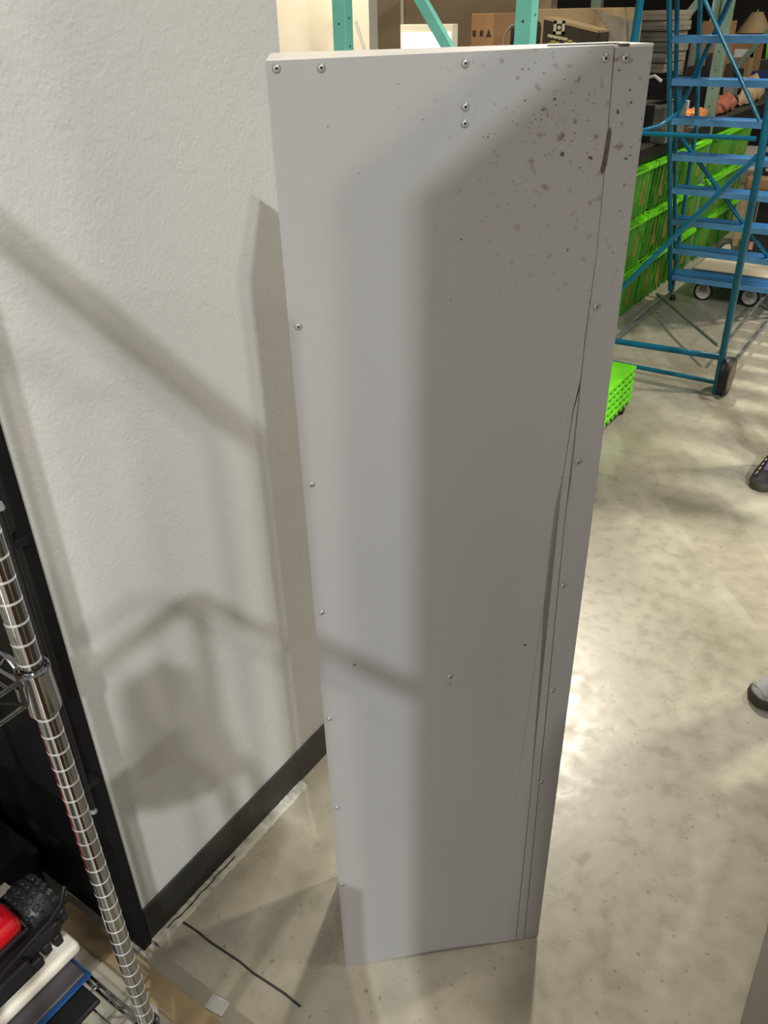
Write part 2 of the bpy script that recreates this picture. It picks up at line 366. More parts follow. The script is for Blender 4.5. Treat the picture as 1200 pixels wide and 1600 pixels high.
# outer plates
seamA = [(960, 77), (954, 150), (947, 240), (932, 400), (915, 520), (908, 590), (895, 645), (879, 746), (868, 790), (860, 850), (850, 950), (843, 1060), (828, 1250), (806, 1467)]
seamA = [on_panel(*p) for p in seamA]
seamB = [(906, 612), (899, 680), (891, 756), (884, 800), (876, 880), (866, 985), (857, 1080), (840, 1250), (819, 1467)]
seamB = [on_panel(*p) for p in seamB]
seamA[-1] = (seamA[-1][0], 0.0); seamB[-1] = (seamB[-1][0], 0.0)
seamA[0] = (seamA[0][0], top_at(seamA[0][0]))
g = 0.0007
# the bottom hem is slightly lifted in the middle
hem = [(0.0, 0.0), (0.08, 0.0015), (0.15, 0.006), (0.19, 0.010), (0.24, 0.007), (0.30, 0.003)]
poly = hem + [(x - g, max(z, 0.002)) for x, z in reversed(seamA)] + [(0.0, HL)]
MB().prism(poly, -0.0005, 0.0025).build('front_sheet', M['sheet'], enc)
k0 = 6
strip_poly = [(x + g, z) for x, z in seamA if z < seamB[0][1]]            # narrow strip between the two seams, top to bottom
sb = [(x - g, z) for x, z in seamB]
MB().prism(strip_poly[::1] + sb[::-1], 0.0003, 0.0025).build('seam_strip', M['sheet'], enc)
fl = [(x + g, z) for x, z in seamA if z >= seamB[0][1]] + [(x + g, z) for x, z in seamB]
MB().prism([(PL, HR), ] + fl + [(PL, 0.0)], 0.0003, 0.0025).build('edge_flange', M['sheet'], enc)
# top cap with a folded lip, left cheek and right cheek
bm = bmesh.new()
ring = [(0.0, 0.0), (PL, 0.0), (PL - 0.010, dR), (0.010, dL)]
lo = [bm.verts.new((x, y, top_at(x) - 0.0025)) for x, y in ring]; hi = [bm.verts.new((x, y, top_at(x))) for x, y in ring]
bm.faces.new(lo[::-1]); bm.faces.new(hi)
for i in range(4): bm.faces.new((lo[i], lo[(i + 1) % 4], hi[(i + 1) % 4], hi[i]))
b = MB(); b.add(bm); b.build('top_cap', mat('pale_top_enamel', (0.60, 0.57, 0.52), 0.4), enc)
def quadwall(x0, y0, x1, y1, th):
    d = Vector((x1 - x0, y1 - y0, 0)); L = d.length
    return MB().box(0, L, -th / 2, th / 2, 0, HL - 0.003, M=T(x0, y0, 0) @ Rz(math.atan2(d.y, d.x)))
quadwall(0.0015, 0.002, 0.0105, dL, 0.002).build('side_sheet', M['sheet'], enc)
quadwall(PL - 0.0015, 0.002, PL - 0.011, dR, 0.002).build('side_sheet', M['sheet'], enc)
quadwall(0.010, dL, PL - 0.010, dR, 0.002).build('back_sheet', M['sheet'], enc)
# loose corner plate lying proud of the top near the seam
b = MB(); b.box(0.285, 0.360, 0.012, 0.016, 0, 0.0012, M=T(0, 0, HL + 0.0038)); b.box(0.354, 0.366, 0.000, 0.012, 0, 0.003, M=T(0, 0, HL + 0.0015)); b.build('top_lip', M['sheet_back'], enc)
# rivets
RV = [(432, 107), (502, 106), (727, 99), (727, 167), (726, 193), (946, 91), (977, 91), (466, 510), (932, 479), (487, 757), (903, 721),
      (503, 957), (880, 915), (863, 1079), (703, 1057), (515, 1123), (527, 1262), (846, 1222), (535, 1382), (886, 390)]
proto = None
for i, (px, py) in enumerate(RV):
    x, z = on_panel(px, py)
    if proto is None:
        Mx = Matrix.Rotation(PI / 2, 4, 'X')
        b = MB(); b.lathe([(0.0, 0.0007), (0.0012, 0.0007), (0.0014, 0.0022), (0.0026, 0.0020), (0.0040, 0.0010), (0.0046, 0.0), (0.0046, -0.0004), (0.0, -0.0004)], 20, Mx)
        proto = b.build('rivet', M['rivet'], enc, True); rv = proto
        core = MB().lathe([(0.0, 0.0009), (0.0011, 0.0009), (0.0011, 0.0), (0.0, 0.0)], 10, Mx).build('rivet_core', M['hole'], proto)
    else:
        rv = proto.copy(); COL.objects.link(rv); cc = core.copy(); COL.objects.link(cc); cc.parent = rv; rv.parent = enc
    rv.location = (x, -0.0006, z)
    if (px, py) == (886, 390): rv.scale = (0.7, 0.3, 0.7)
for px, py in [(554, 1038), (820, 1007)]:
    x, z = on_panel(px, py)
    Mx = Matrix.Rotation(PI / 2, 4, 'X')
    s = MB().lathe([(0.0, 0.0008), (0.0020, 0.0008), (0.0034, 0.0), (0.0, 0.0)], 16, Mx).build('screw', M['rivet'], enc, True); s.location = (x, -0.0006, z)
    MB().box(-0.0024, 0.0018, -0.0012, 0, -0.0008, 0.0008).build('screw_slot', M['hole'], s)
# chips in the paint
random.seed(11)
b = MB()
def chip(px, py, rw, rh, rough=0.35):
    x, z = on_panel(px, py); n = 9; pl = []; rw *= .85; rh *= .85
    for k in range(n):
        a = 2 * PI * k / n; q = 1 + random.uniform(-rough, rough)
        pl.append((x + rw * q * math.cos(a), z + rh * q * math.sin(a)))
    b.prism(pl, -0.0009, -0.0004)
for c in [(878, 241, .0028, .0028), (922, 246, .0026, .0022), (868, 164, .0012, .001), (820, 157, .0014, .001), (866, 155, .0016, .0013), (847, 172, .001, .0009), (720, 374, .0018, .0010),
          (622, 131, .0010, .0009), (660, 187, .0009, .0009), (512, 198, .0008, .0008), (622, 168, .0009, .0005), (755, 214, .0009, .0009), (762, 214, .0009, .0009), (765, 254, .0008, .0005),
          (704, 467, .0008, .0012), (700, 495, .0006, .0006), (887, 653, .0007, .0009), (879, 745, .0012, .0008), (816, 108, .0008, .001), (826, 108, .0012, .0006),
          (965, 175, .0018, .0018), (978, 248, .0022, .0012), (985, 243, .0012, .001), (986, 160, .0012, .0014), (984, 141, .001, .0012), (967, 110, .0018, .0006), (1003, 185, .0006, .001),
          (804, 300, .0008, .0006), (793, 318, .0008, .0007), (835, 322, .0009, .0006), (690, 560, .0006, .0005), (600, 375, .0007, .0005), (630, 340, .0006, .0004), (560, 270, .0006, .0006),
          (703, 1068, .0013, .0012), (975, 290, .0013, .0009), (968, 330, .0010, .0006), (958, 395, .0012, .0006), (905, 262, .0010, .0008), (893, 220, .0009, .0008), (858, 240, .0007, .0008), (800, 190, .0007, .0006)]:
    chip(*c)
for k in range(95):
    px = random.gauss(870, 55); py = random.gauss(215, 75)
    if 735 < px < 1000 and 90 < py < 420: chip(px, py, random.uniform(.0003, .0010), random.uniform(.0003, .0008))
x, z = on_panel(946, 240)
b.prism([(x + .002, z + .026), (x + .0035, z + .020), (x + .003, z + .004), (x + .002, z - .012), (x - .001, z - .021), (x - .004, z - .017), (x - .0025, z - .004), (x - .001, z + .012), (x - .001, z + .020)], -0.0010, -0.0002)
tag(b.build('paint_chips', M['chip'], enc), kind='stuff')

# ------------------------------------------------------------------ tall black panel closing the end of the wall, board at its foot
blk = empty('black_cabinet', (-0.7, 0.16, 0))
tag(blk, 'tall black cabinet at the end of the grey wall, behind the chrome shelf post', 'cabinet')
MB().box(-0.75, 0.462, -0.008, 0.012, 0.0, 2.3, 0.001).build('side_panel', M['black'], blk)
MB().box(-0.75, 0.28, 0.013, 0.45, 0.02, 2.29, 0.002).build('body', M['black'], blk)
hd = MB().tube([(0.478, -0.03, 0.47), (0.478, -0.03, 1.06)], 0.0042, 10).build('handle', M['darkmetal'], blk, True)
MB().lathe([(0.0, 0.012), (0.005, 0.010), (0.0065, 0.004), (0.0065, 0.0), (0.0, 0.0)], 14, T(0.478, -0.03, 1.06)).build('handle_cap', M['grey'], hd, True)
MB().lathe([(0.0, 0.008), (0.005, 0.006), (0.006, 0.0), (0.0, 0.0)], 14, T(0.478, -0.03, 0.462)).build('handle_cap', M['grey'], hd, True)
for z in (0.52, 1.0): MB().box(0.455, 0.480, -0.032, -0.006, z - 0.006, z + 0.006, 0.001).build('handle_bracket', M['darkmetal'], hd)
bn = empty('black_bin', (-0.48, 0.02, 0))
tag(bn, 'black lidded bin on the floor behind the toy car', 'bin')
MB().box(-0.55, 0.0, -0.42, 0.10, 0.0, 0.16, 0.006).build('bin_body', M['black'], bn)
MB().box(-0.556, 0.006, -0.426, 0.106, 0.16, 0.18, 0.004).build('bin_lid', M['black'], bn)
bd = MB().box(-0.445, 0.10, 0.090, 0.134, 0.0, 0.018, 0.001)
tag(bd.build('wooden_board', M['wood']), 'long narrow pine board lying on the floor at the foot of the black cabinet', 'board')
pp = FP(340, 1571)
sc_p = MB().box(-0.020, 0.020, -0.014, 0.014, 0, 0.0012, M=T(pp.x, pp.y, 0.0002) @ Rz(0.15))
tag(sc_p.build('paper_scrap', M['paper']), 'small white paper scrap lying on the dark floor beside the pine board', 'paper')

# ------------------------------------------------------------------ chrome wire shelving
rack = empty('wire_shelving', (0, 0, 0))
tag(rack, 'chrome wire shelving rack with grooved round posts in the lower left corner', 'shelving')
def post(x, y):
    prof = [(0.0, 0.02)]; z = 0.02; r = 0.0127
    ztop = 2.0 if x < -0.1 or y < -0.1 else 1.95
    while z < ztop:
        prof += [(r, z), (r, z + 0.0242), (r - 0.0007, z + 0.0244), (r - 0.0007, z + 0.0259), (r, z + 0.0261)]; z += 0.0275
    prof += [(r, z), (0.0, z + 0.004)]
    gz = MB().lathe(prof, 24, T(x, y, 0)); z = 0.0451
    while z < ztop: gz.lathe([(r - .0008, z - .0006), (r + .00025, z - .0004), (r + .00025, z + .0004), (r - .0008, z + .0006)], 24, T(x, y, 0)); z += 0.0275
    p = gz.build('post', M['chrome'], rack, True); p.data.materials.append(M['groove'])
    for f in p.data.polygons:
        if f.area < 6e-6: f.material_index = 1
    MB().lathe([(0.0, 0.0), (0.016, 0.0), (0.018, 0.006), (0.008, 0.02), (0.0, 0.02)], 18, T(x, y, 0)).build('foot', M['blackplastic'], p, True)
    return p
PX = [(0, 0), (-0.46, 0), (0, -0.92), (-0.46, -0.92)]
for x, y in PX: post(x, y)
def shelf(z):
    sh = MB(); rr = 0.0030
    x0, x1, y0, y1 = -0.46, 0.0, -0.92, 0.0
    for zz in (z + 0.024, z - 0.010):       # two perimeter rails, zig-zag truss between
        sh.tube([(x0 + .012, y1, zz), (x1 - .012, y1, zz)], rr, 8); sh.tube([(x0 + .012, y0, zz), (x1 - .012, y0, zz)], rr, 8)
        sh.tube([(x0, y0 + .012, zz), (x0, y1 - .012, zz)], rr, 8); sh.tube([(x1, y0 + .012, zz), (x1, y1 - .012, zz)], rr, 8)
    o = sh.build('wire_shelf', M['chrome'], rack, True)
    zz = MB()
    def zig(a, b_, n):
        a, b_ = Vector(a), Vector(b_); pts = []
        for i in range(n + 1):
            q = a.lerp(b_, i / n); pts.append((q.x, q.y, z + (0.022 if i % 2 else -0.008)))
        zz.tube(pts, 0.0022, 6)
    zig((x1, y0 + .02, 0), (x1, y1 - .02, 0), 26); zig((x0 + .02, y1, 0), (x1 - .02, y1, 0), 14); zig((x0, y0 + .02, 0), (x0, y1 - .02, 0), 26)
    zz.build('zigzag_truss', M['chrome'], o, True)
    wr = MB(); y = y0 + 0.03
    while y < y1 - 0.01: wr.tube([(x0, y, z + 0.026), (x1, y, z + 0.026)], 0.0016, 6); y += 0.026
    for x in (-0.34, -0.23, -0.12): wr.tube([(x, y0, z + 0.022), (x, y1, z + 0.022)], 0.0022, 6)
    wr.build('shelf_wires', M['chrome'], o, True)
    for x, y in PX:
        c = MB().lathe([(0.0128, -0.030), (0.0185, -0.030), (0.0190, -0.026), (0.0178, 0.024), (0.0190, 0.028), (0.0190, 0.031), (0.0170, 0.033), (0.0150, 0.030), (0.0128, 0.033)], 28, T(x, y, z)).build('collar', M['chrome'], o, True)
        sx = -1 if x > -0.2 else 1; sy = -1 if y > -0.4 else 1
        MB().box(-0.004, 0.004, -0.0045, 0.0045, -0.012, 0.014, 0.001, M=T(x + sx * 0.003, y + sy * 0.018, z)).build('bracket', M['chrome'], c)
    return o
shelf(0.215); shelf(0.965); shelf(1.90)

# things on the lower shelf
ZS = 0.243
t = MB().box(-0.42, -0.088, -0.62, -0.018, ZS, ZS + 0.010, 0.004)
tr = t.build('serving_tray', M['blackplastic'])
tag(tr, 'dark plastic tray lying flat on the lower wire shelf under the laptop', 'tray')
lp = empty('laptop', (-0.13, -0.3, ZS + 0.0105))
tag(lp, 'closed grey laptop with a blue edge lying under the cream foam slab', 'laptop')
MB().box(-0.27, 0.0, -0.30, 0.295, 0.0, 0.006, 0.002).build('base', M['blackplastic'], lp)
MB().box(-0.268, 0.003, -0.298, 0.299, 0.006, 0.0085, 0.001).build('blue_trim', M['blueedge'], lp)
MB().box(-0.27, -0.004, -0.30, 0.293, 0.0086, 0.0150, 0.003).build('lid', M['laptop'], lp)
fm = empty('foam_slab', (-0.168, -0.3, ZS + 0.0256))
tag(fm, 'cream white foam slab under the toy car on the lower shelf', 'packaging')
MB().box(-0.20, 0.0, -0.30, 0.315, 0.0, 0.026, 0.009, 4).build('slab', M['foam'], fm, True)
MB().box(-0.20, -0.004, -0.298, 0.311, 0.026, 0.030, 0.002).build('top_sheet', M['foam'], fm)
cb = MB().tube([(-0.02, -0.015, ZS - 0.02), (-0.05, -0.03, ZS - 0.045), (-0.11, -0.02, ZS - 0.05), (-0.16, 0.0, ZS - 0.055), (-0.2, -0.05, ZS - 0.06)], 0.003, 8)
# toy car
TZ = ZS + 0.0560
car = empty('toy_car', (-0.238, -0.122, TZ))
tag(car, 'red and black radio controlled toy truck with knobbly tyres on the foam slab', 'toy car')
def tyre(cx, cy, cz, r=0.050, wd=0.060):
    ax = Matrix.Rotation(PI / 2, 4, 'Y')       # axis along X
    ax = Matrix.Rotation(PI / 2, 4, 'X')
    prof = [(0.0, -wd * .30), (r * .45, -wd * .34), (r * .50, -wd * .46), (r * .80, -wd * .5), (r * .95, -wd * .38), (r, -wd * .15), (r, wd * .15), (r * .95, wd * .38), (r * .80, wd * .5), (r * .50, wd * .46), (r * .45, wd * .34), (0.0, wd * .30)]
    b = MB(); b.lathe(prof, 36, T(cx, cy, cz) @ ax)
    # tread blocks in slanted rows
    for k in range(22):
        a = 2 * PI * k / 22
        for j, yy in enumerate((-0.36, -0.12, 0.12, 0.36)):
            aa = a + j * 0.09
            rr = r * (1.0 if abs(yy) < .2 else .955)
            Mx = T(cx, cy, cz) @ Matrix.Rotation(aa, 4, 'Y') @ T(0, yy * wd, rr)
            b.box(-0.0042, 0.0042, -0.0052, 0.0052, -0.003, 0.0028, 0.0008, 1, M=Mx @ Matrix.Rotation(0.35, 4, 'Z'))
    tt = b.build('tyre', M['tyre'], car, True)
    MB().lathe([(0.0, 0.0), (r * .42, 0.0), (r * .42, wd * .37), (r * .30, wd * .30), (0.0, wd * .34)], 20, T(cx, cy, cz) @ ax).build('wheel_hub', M['red'], tt, True)
    MB().lathe([(0.0, 0.0), (r * .42, 0.0), (r * .42, -wd * .37), (r * .30, -wd * .30), (0.0, -wd * .34)][::-1], 20, T(cx, cy, cz) @ ax).build('wheel_hub', M['red'], tt, True)
for cx, cy in [(0.0, 0.115), (0.0, -0.115), (-0.28, 0.115), (-0.28, -0.115)]: tyre(cx, cy, 0.0535)
b = MB(); b.box(-0.34, 0.085, -0.055, 0.055, 0.045, 0.075, 0.006)
for k in range(8): b.box(-0.30 + 0.045 * k, -0.285 + 0.045 * k, -0.075, 0.075, 0.05, 0.066, 0.003)
b.build('chassis', M['blackplastic'], car)
b = MB(); b.box(-0.33, 0.035, -0.074, 0.074, 0.078, 0.125, 0.024, 4); b.box(-0.24, -0.06, -0.055, 0.055, 0.11, 0.17, 0.022, 4)
b.box(-0.05, 0.045, -0.082, 0.080, 0.078, 0.118, 0.016, 4); b.build('body_shell', M['red'], car, True)
MB().tube([(0.088, -0.13, 0.085), (0.086, 0.002, 0.101), (0.074, 0.103, 0.101), (0.066, 0.131, 0.103), (0.055, 0.150, 0.118)], 0.0042, 10).build('bumper_bar', M['darkmetal'], car, True)
MB().tube([(0.056, -0.13, 0.09), (0.056, 0.024, 0.101), (0.054, 0.078, 0.100)], 0.0036, 10).build('bumper_bar', M['darkmetal'], car, True)
b = MB(); b.box(0.035, 0.070, -0.13, 0.12, 0.050, 0.076, 0.006)
for k in range(13): b.box(0.050, 0.074 + 0.006 * math.sin(k * 2.3), -0.13 + k * 0.019, -0.115 + k * 0.019, 0.036, 0.058, 0.004)
b.box(0.0, 0.08, -0.12, 0.075, 0.030, 0.052, 0.005); b.build('bumper', M['blackplastic'], car)

# ------------------------------------------------------------------ grey slab at the lower right
gs = empty('low_cabinet', (0.79, 0.75, 0))
tag(gs, 'taupe grey metal cabinet in the lower right corner of the floor', 'cabinet')
MB().box(0.0, 0.45, -0.55, 0.50, 0.008, 0.62, 0.004).build('body', M['slab'], gs)
MB().box(0.008, 0.44, -0.54, 0.49, 0.0, 0.008).build('plinth', M['darkmetal'], gs)
MB().box(-0.006, 0.456, -0.556, 0.506, 0.62, 0.640, 0.004).build('top', M['slab'], gs)

# ------------------------------------------------------------------ rolling ladder
YR, XL, XR = 3.594, -0.663, -0.026
lad = empty('rolling_ladder', (XR, YR, 0))
tag(lad, 'teal blue rolling warehouse ladder with eight steps beside the green totes', 'ladder')
O = Vector((XR, YR, 0))
def lt(name, pts, r=0.0135, mt='ladder', par=None):
    return MB().tube([Vector(p) - O for p in pts], r, 12).build(name, M[mt], par or lad, True)
lt('rear_leg', [(XR, YR, 0.0), (XR - .015, YR, 1.0), (XR - .07, YR, 2.2)], 0.0165)
lt('rear_leg', [(XL, YR, 0.0), (XL, YR, 1.0), (XL + .035, YR, 2.2)], 0.0165)
lt('base_bar', [(XL, YR, 0.165), (XR, YR, 0.185)], 0.0150)
lt('base_bar', [(XL, YR, 0.055), (XR, YR, 0.058)], 0.0110)
lt('base_rail', [(XL, YR, 0.06), (XL, 4.95, 0.06)], 0.010, 'zinc'); lt('base_rail', [(XR, YR, 0.06), (XR, 4.95, 0.06)], 0.010, 'zinc')
lt('cross_brace', [(-0.64, YR, 0.33), (XR - .03, YR, 1.07)], 0.0125)
lt('cross_brace', [(XR - .05, YR, 1.20), (-0.38, YR, 1.63), (-.62, YR, 2.02)], 0.0085)
lt('mid_rail', [(-0.64, YR, 1.130), (XR - .05, YR, 1.134)], 0.0100)
lt('corner_brace', [(-0.57, YR, 1.14), (-0.50, YR + .03, 1.16), (-0.47, YR + .2, 1.2), (XL + .02, 4.36, 1.26)], 0.009)
def sp(k): return 4.883 - (4.883 - 4.164) * k / 7.0, 0.183 + (1.489 - 0.183) * k / 7.0
s0, z0 = sp(-0.6); s1, z1 = sp(11)
for x in (XL - .012, XR + .012): lt('stringer', [(x, s0, z0), (x, s1, z1)], 0.0130)
for x in (XL - .012, XR + .012):
    lt('handrail_post', [(x, 4.93, 0.27), (x, 4.58, 0.90), (x, 4.20, 1.64), (x, 3.95, 2.2)], 0.0115)
    lt('front_rail', [(x, 4.99, 0.06), (x, 4.957, 0.42), (x, 4.915, 1.03), (x, 4.587, 1.64), (x, 4.30, 2.2)], 0.0130)
lt('cross_brace', [(XL, 4.52, 1.03), (XR - .02, 4.86, 0.28)], 0.0115)
lt('cross_brace', [(XL, 4.42, 1.10), (-0.436, 4.2, 1.62), (-.2, 4.0, 2.1)], 0.0125)
for k in range(11):
    s_, z_ = sp(k)
    Ms = T(0, 0, 0)
    st = MB().box(XL + .004 - O.x, XR - .004 - O.x, s_ - O.y - 0.01, s_ - O.y + 0.125 + (0.05 if k == 0 else 0), z_ - 0.004, z_ + 0.004, 0.0015).build('step', M['tread'], lad)
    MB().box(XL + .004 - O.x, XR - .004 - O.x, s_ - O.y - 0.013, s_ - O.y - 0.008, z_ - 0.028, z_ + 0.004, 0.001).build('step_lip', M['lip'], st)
lt('floor_brace', [(-0.691, 4.72, 0.10), (-0.124, 3.93, 0.12)], 0.0085, 'zinc')
lt('floor_brace', [(-0.09, 4.95, 0.12), (-0.55, 4.0, 0.06)], 0.0085, 'zinc') if False else lt('floor_brace', [(-0.115, 5.02, 0.12), (-0.085, 3.93, 0.15)], 0.0085, 'zinc')
for x, sg in ((XR + .033, 1), (XL - .033, -1)):
    MX = T(x - O.x, 0.02, 0.092) @ Matrix.Rotation(PI / 2, 4, 'Y')
    wv = MB().lathe([(0.0, -.018), (0.050, -.016), (0.066, -.022), (0.088, -.020), (0.092, -.008), (0.092, .008), (0.088, .020), (0.066, .022), (0.050, .016), (0.0, .018)], 36, MX).build('wheel', M['blackplastic'], lad, True)
    MB().lathe([(0.0, -.024), (0.03, -.024), (0.072, -.0222), (0.074, -.010), (0.074, .010), (0.072, .0222), (0.03, .024), (0.0, .024)], 28, MX).build('wheel_disc', M['tanrubber'], wv, True)
    MB().tube([(x - O.x - sg * .04, 0.02, 0.092), (x - O.x + sg * .03, 0.02, 0.092)], 0.007, 10).build('axle', M['zinc'], wv, True)
for x in (XL, XR):
    MB().lathe([(0, 0), (.018, 0), (.02, .01), (.014, .03), (0, .03)], 16, T(x - O.x, 4.99 - O.y, 0.0)).build('rubber_foot', M['blackplastic'], lad, True)

# platform dolly behind the bottom step
dl = empty('platform_dolly', (-0.36, 5.05, 0))
tag(dl, 'dark blue platform dolly with beige carpet top and white wheels behind the ladder', 'dolly')
MB().box(-0.24, 0.38, 0.0, 0.78, 0.155, 0.185, 0.004).build('deck', M['bluesteel'], dl)
MB().box(-0.225, 0.365, 0.015, 0.765, 0.186, 0.198, 0.004).build('carpet_top', M['carpet'], dl)
MB().box(-0.20, 0.34, 0.02, 0.05, 0.115, 0.128, 0.002).build('cross_bar', M['zinc'], dl)
for x, y in ((-0.141, 0.03), (0.14, 0.045), (-0.141, 0.7), (0.14, 0.7)):
    MX = T(x, y, 0.060) @ Matrix.Rotation(PI / 2, 4, 'X')
    wv = MB().lathe([(0.0, -.014), (0.050, -.014), (0.060, -.011), (0.060, .011), (0.050, .014), (0.0, .014)], 30, MX).build('caster_wheel', M['blackplastic'], dl, True)
    MB().lathe([(0.0, -.016), (0.012, -.018), (0.012, -.016), (0.046, -.0155), (0.048, 0), (0.046, .0155), (0.0, .016)], 26, MX).build('wheel_face', M['whitepl'], wv, True)
    MB().box(x - 0.022, x + 0.022, y - 0.021, y - 0.017, 0.06, 0.155, 0.001).box(x - 0.022, x + 0.022, y + 0.017, y + 0.021, 0.06, 0.155, 0.001).build('caster_fork', M['zinc'], wv)
bc = empty('black_case', (-0.21, 5.56, 0.199))
tag(bc, 'black equipment case with a white logo and a red tag lying on the platform dolly', 'case')
MB().box(-0.22, 0.22, 0.0, 0.24, 0.0, 0.150, 0.012, 3).build('body', M['blackplastic'], bc, True)
MB().box(0.03, 0.09, -0.0025, -0.0002, 0.108, 0.122).build('white_logo', M['whitepl'], bc)
MB().box(-0.165, -0.14, -0.0025, -0.0002, 0.035, 0.085).build('red_tag', mat('pink_red_tag', (0.6, 0.25, 0.2), 0.6), bc)
MB().box(-0.221, 0.221, -0.001, 0.241, 0.094, 0.099, 0.001).build('lid_seam', M['hole'], bc)
cb = MB().tube([(-0.57, 5.52, 0.206), (-0.55, 5.50, 0.225), (-0.52, 5.52, 0.262), (-0.49, 5.55, 0.268), (-0.47, 5.53, 0.245), (-0.455, 5.51, 0.207)], 0.007, 8)
tag(cb.build('cable', M['blackplastic']), 'short black cable looped on the beige dolly top beside the black case', 'cable')

tb = empty('side_table', (-0.36, 6.40, 0))
tag(tb, 'small wooden side table with pale legs and a rounded brown top behind the dolly', 'table')
MB().box(-0.25, 0.30, -0.20, 0.28, 0.485, 0.580, 0.025, 3).build('table_top', M['card'], tb, True)
MB().box(-0.255, 0.305, -0.205, 0.285, 0.462, 0.486, 0.004).build('table_rim', M['cardlight'], tb)
for x in (-0.235, 0.285):
    for y in (-0.185, 0.265): MB().box(x - .018, x + .018, y - .018, y + .018, 0, 0.462, 0.003).build('leg', M['cardlight'], tb)
bx = empty('speaker', (-0.30, 6.42, 0))
tag(bx, 'black boxy speaker standing on the floor under the small wooden table', 'speaker')
MB().box(-0.20, 0.22, -0.14, 0.18, 0, 0.44, 0.008).build('body', M['blackplastic'], bx)
MB().lathe([(0.0, 0.0), (0.03, 0.004), (0.085, 0.010), (0.09, 0.0)], 24, T(0.03, -0.141, 0.26) @ Matrix.Rotation(PI / 2, 4, 'X')).build('speaker_cone', M['grey'], bx, True)
px_ = empty('printer', (-0.34, 6.42, 0.581))
tag(px_, 'flat black printer lying on the small wooden side table', 'printer')
MB().box(-0.22, 0.24, -0.15, 0.20, 0.0, 0.13, 0.010).build('body', M['blackplastic'], px_); MB().box(-0.16, 0.18, -0.156, -0.149, 0.03, 0.05, 0.001).build('paper_slot', M['grey'], px_)

# ------------------------------------------------------------------ green totes under the rack
def make_tote():
    e = empty('green_tote', (0, 0, 0))
    L, Wd, Hh = 0.545, 0.42, 0.285
    # tapering tub: outer x from 0 (front face) to -Wd, y 0..L
    bm = bmesh.new(); t_ = 0.020
    def ringv(z, ins): return [bm.verts.new((-ins, ins, z)), bm.verts.new((-ins, L - ins, z)), bm.verts.new((-Wd + ins, L - ins, z)), bm.verts.new((-Wd + ins, ins, z))]
    rings = [ringv(0.002, t_ + .014), ringv(Hh - 0.045, .014), ringv(Hh - 0.04, 0.002), ringv(Hh - 0.02, 0.002), ringv(Hh - 0.02, .02), ringv(0.01, t_ + .022)]
    bm.faces.new(rings[0][::-1]); bm.faces.new(rings[-1])
    for a_, b_ in zip(rings, rings[1:]):
        for i in range(4): bm.faces.new((a_[i], a_[(i + 1) % 4], b_[(i + 1) % 4], b_[i]))
    b = MB(); b.add(bm)
    for k in range(7):                            # slanted ribs on the front face
        y = 0.05 + k * 0.073
        b.box(-0.004, 0.011, -0.005, 0.005, 0, Hh - 0.05, 0.001, 1, M=T(-t_ - .010, y, 0.004) @ Matrix.Rotation(math.atan2(t_, Hh), 4, 'Y'))
        b.box(-0.008, 0.0, y - 0.005, y + 0.005, Hh - 0.05, Hh - 0.02)
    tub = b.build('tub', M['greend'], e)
    # interlocking lid flaps with a saw-toothed edge and a rolled bright rim
    b = MB(); b.box(-0.006, 0.006, 0.0, L, Hh - 0.036, Hh - 0.018, 0.003)
    pl = []
    n = 12
    for i in range(n): pl += [(i * L / n, Hh - 0.020), ((i + .5) * L / n, Hh - 0.042)]
    pl += [(L, Hh - 0.02), (L, Hh - 0.008), (0, Hh - 0.008)]
    b.prism(pl, -0.004, 0.004, M=Rz(PI / 2))
    for s_ in (0, 1):
        for i in range(12):
            x = -Wd * (0.02 + i * 0.08)
            b.box(x - .014, x, 0.01 + s_ * .26, 0.27 + s_ * .26, Hh - 0.020, Hh - 0.004 - 0.004 * (i % 2), 0.002)
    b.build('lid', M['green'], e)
    for yy in (0.13, 0.36): MB().box(0.0, 0.0015, yy, yy + 0.055, 0.06, 0.19, M=T(-0.019, 0, 0)).build('sticker', M['sticker'], e)
    return e
tote0 = make_tote()
starts = [3.045, 3.605, 4.165, 4.725, 5.285, 5.975, 6.535]
ordn = ['nearest', 'second', 'third', 'fourth', 'fifth', 'sixth', 'farthest']
lvl = ['bottom', 'middle', 'top']
first = True
for i, ys in enumerate(starts):
    for k in range(3):
        o = tote0 if first else copy_tree(tote0)
        first = False
        o.location = (-0.800, ys, k * 0.290); o.rotation_euler = (0, 0, 0)
        tag(o, 'lime green lidded tote, %s of the %s stack in the row beside the ladder' % (lvl[k], ordn[i]), 'storage tote', 'green totes stacked under the rack')

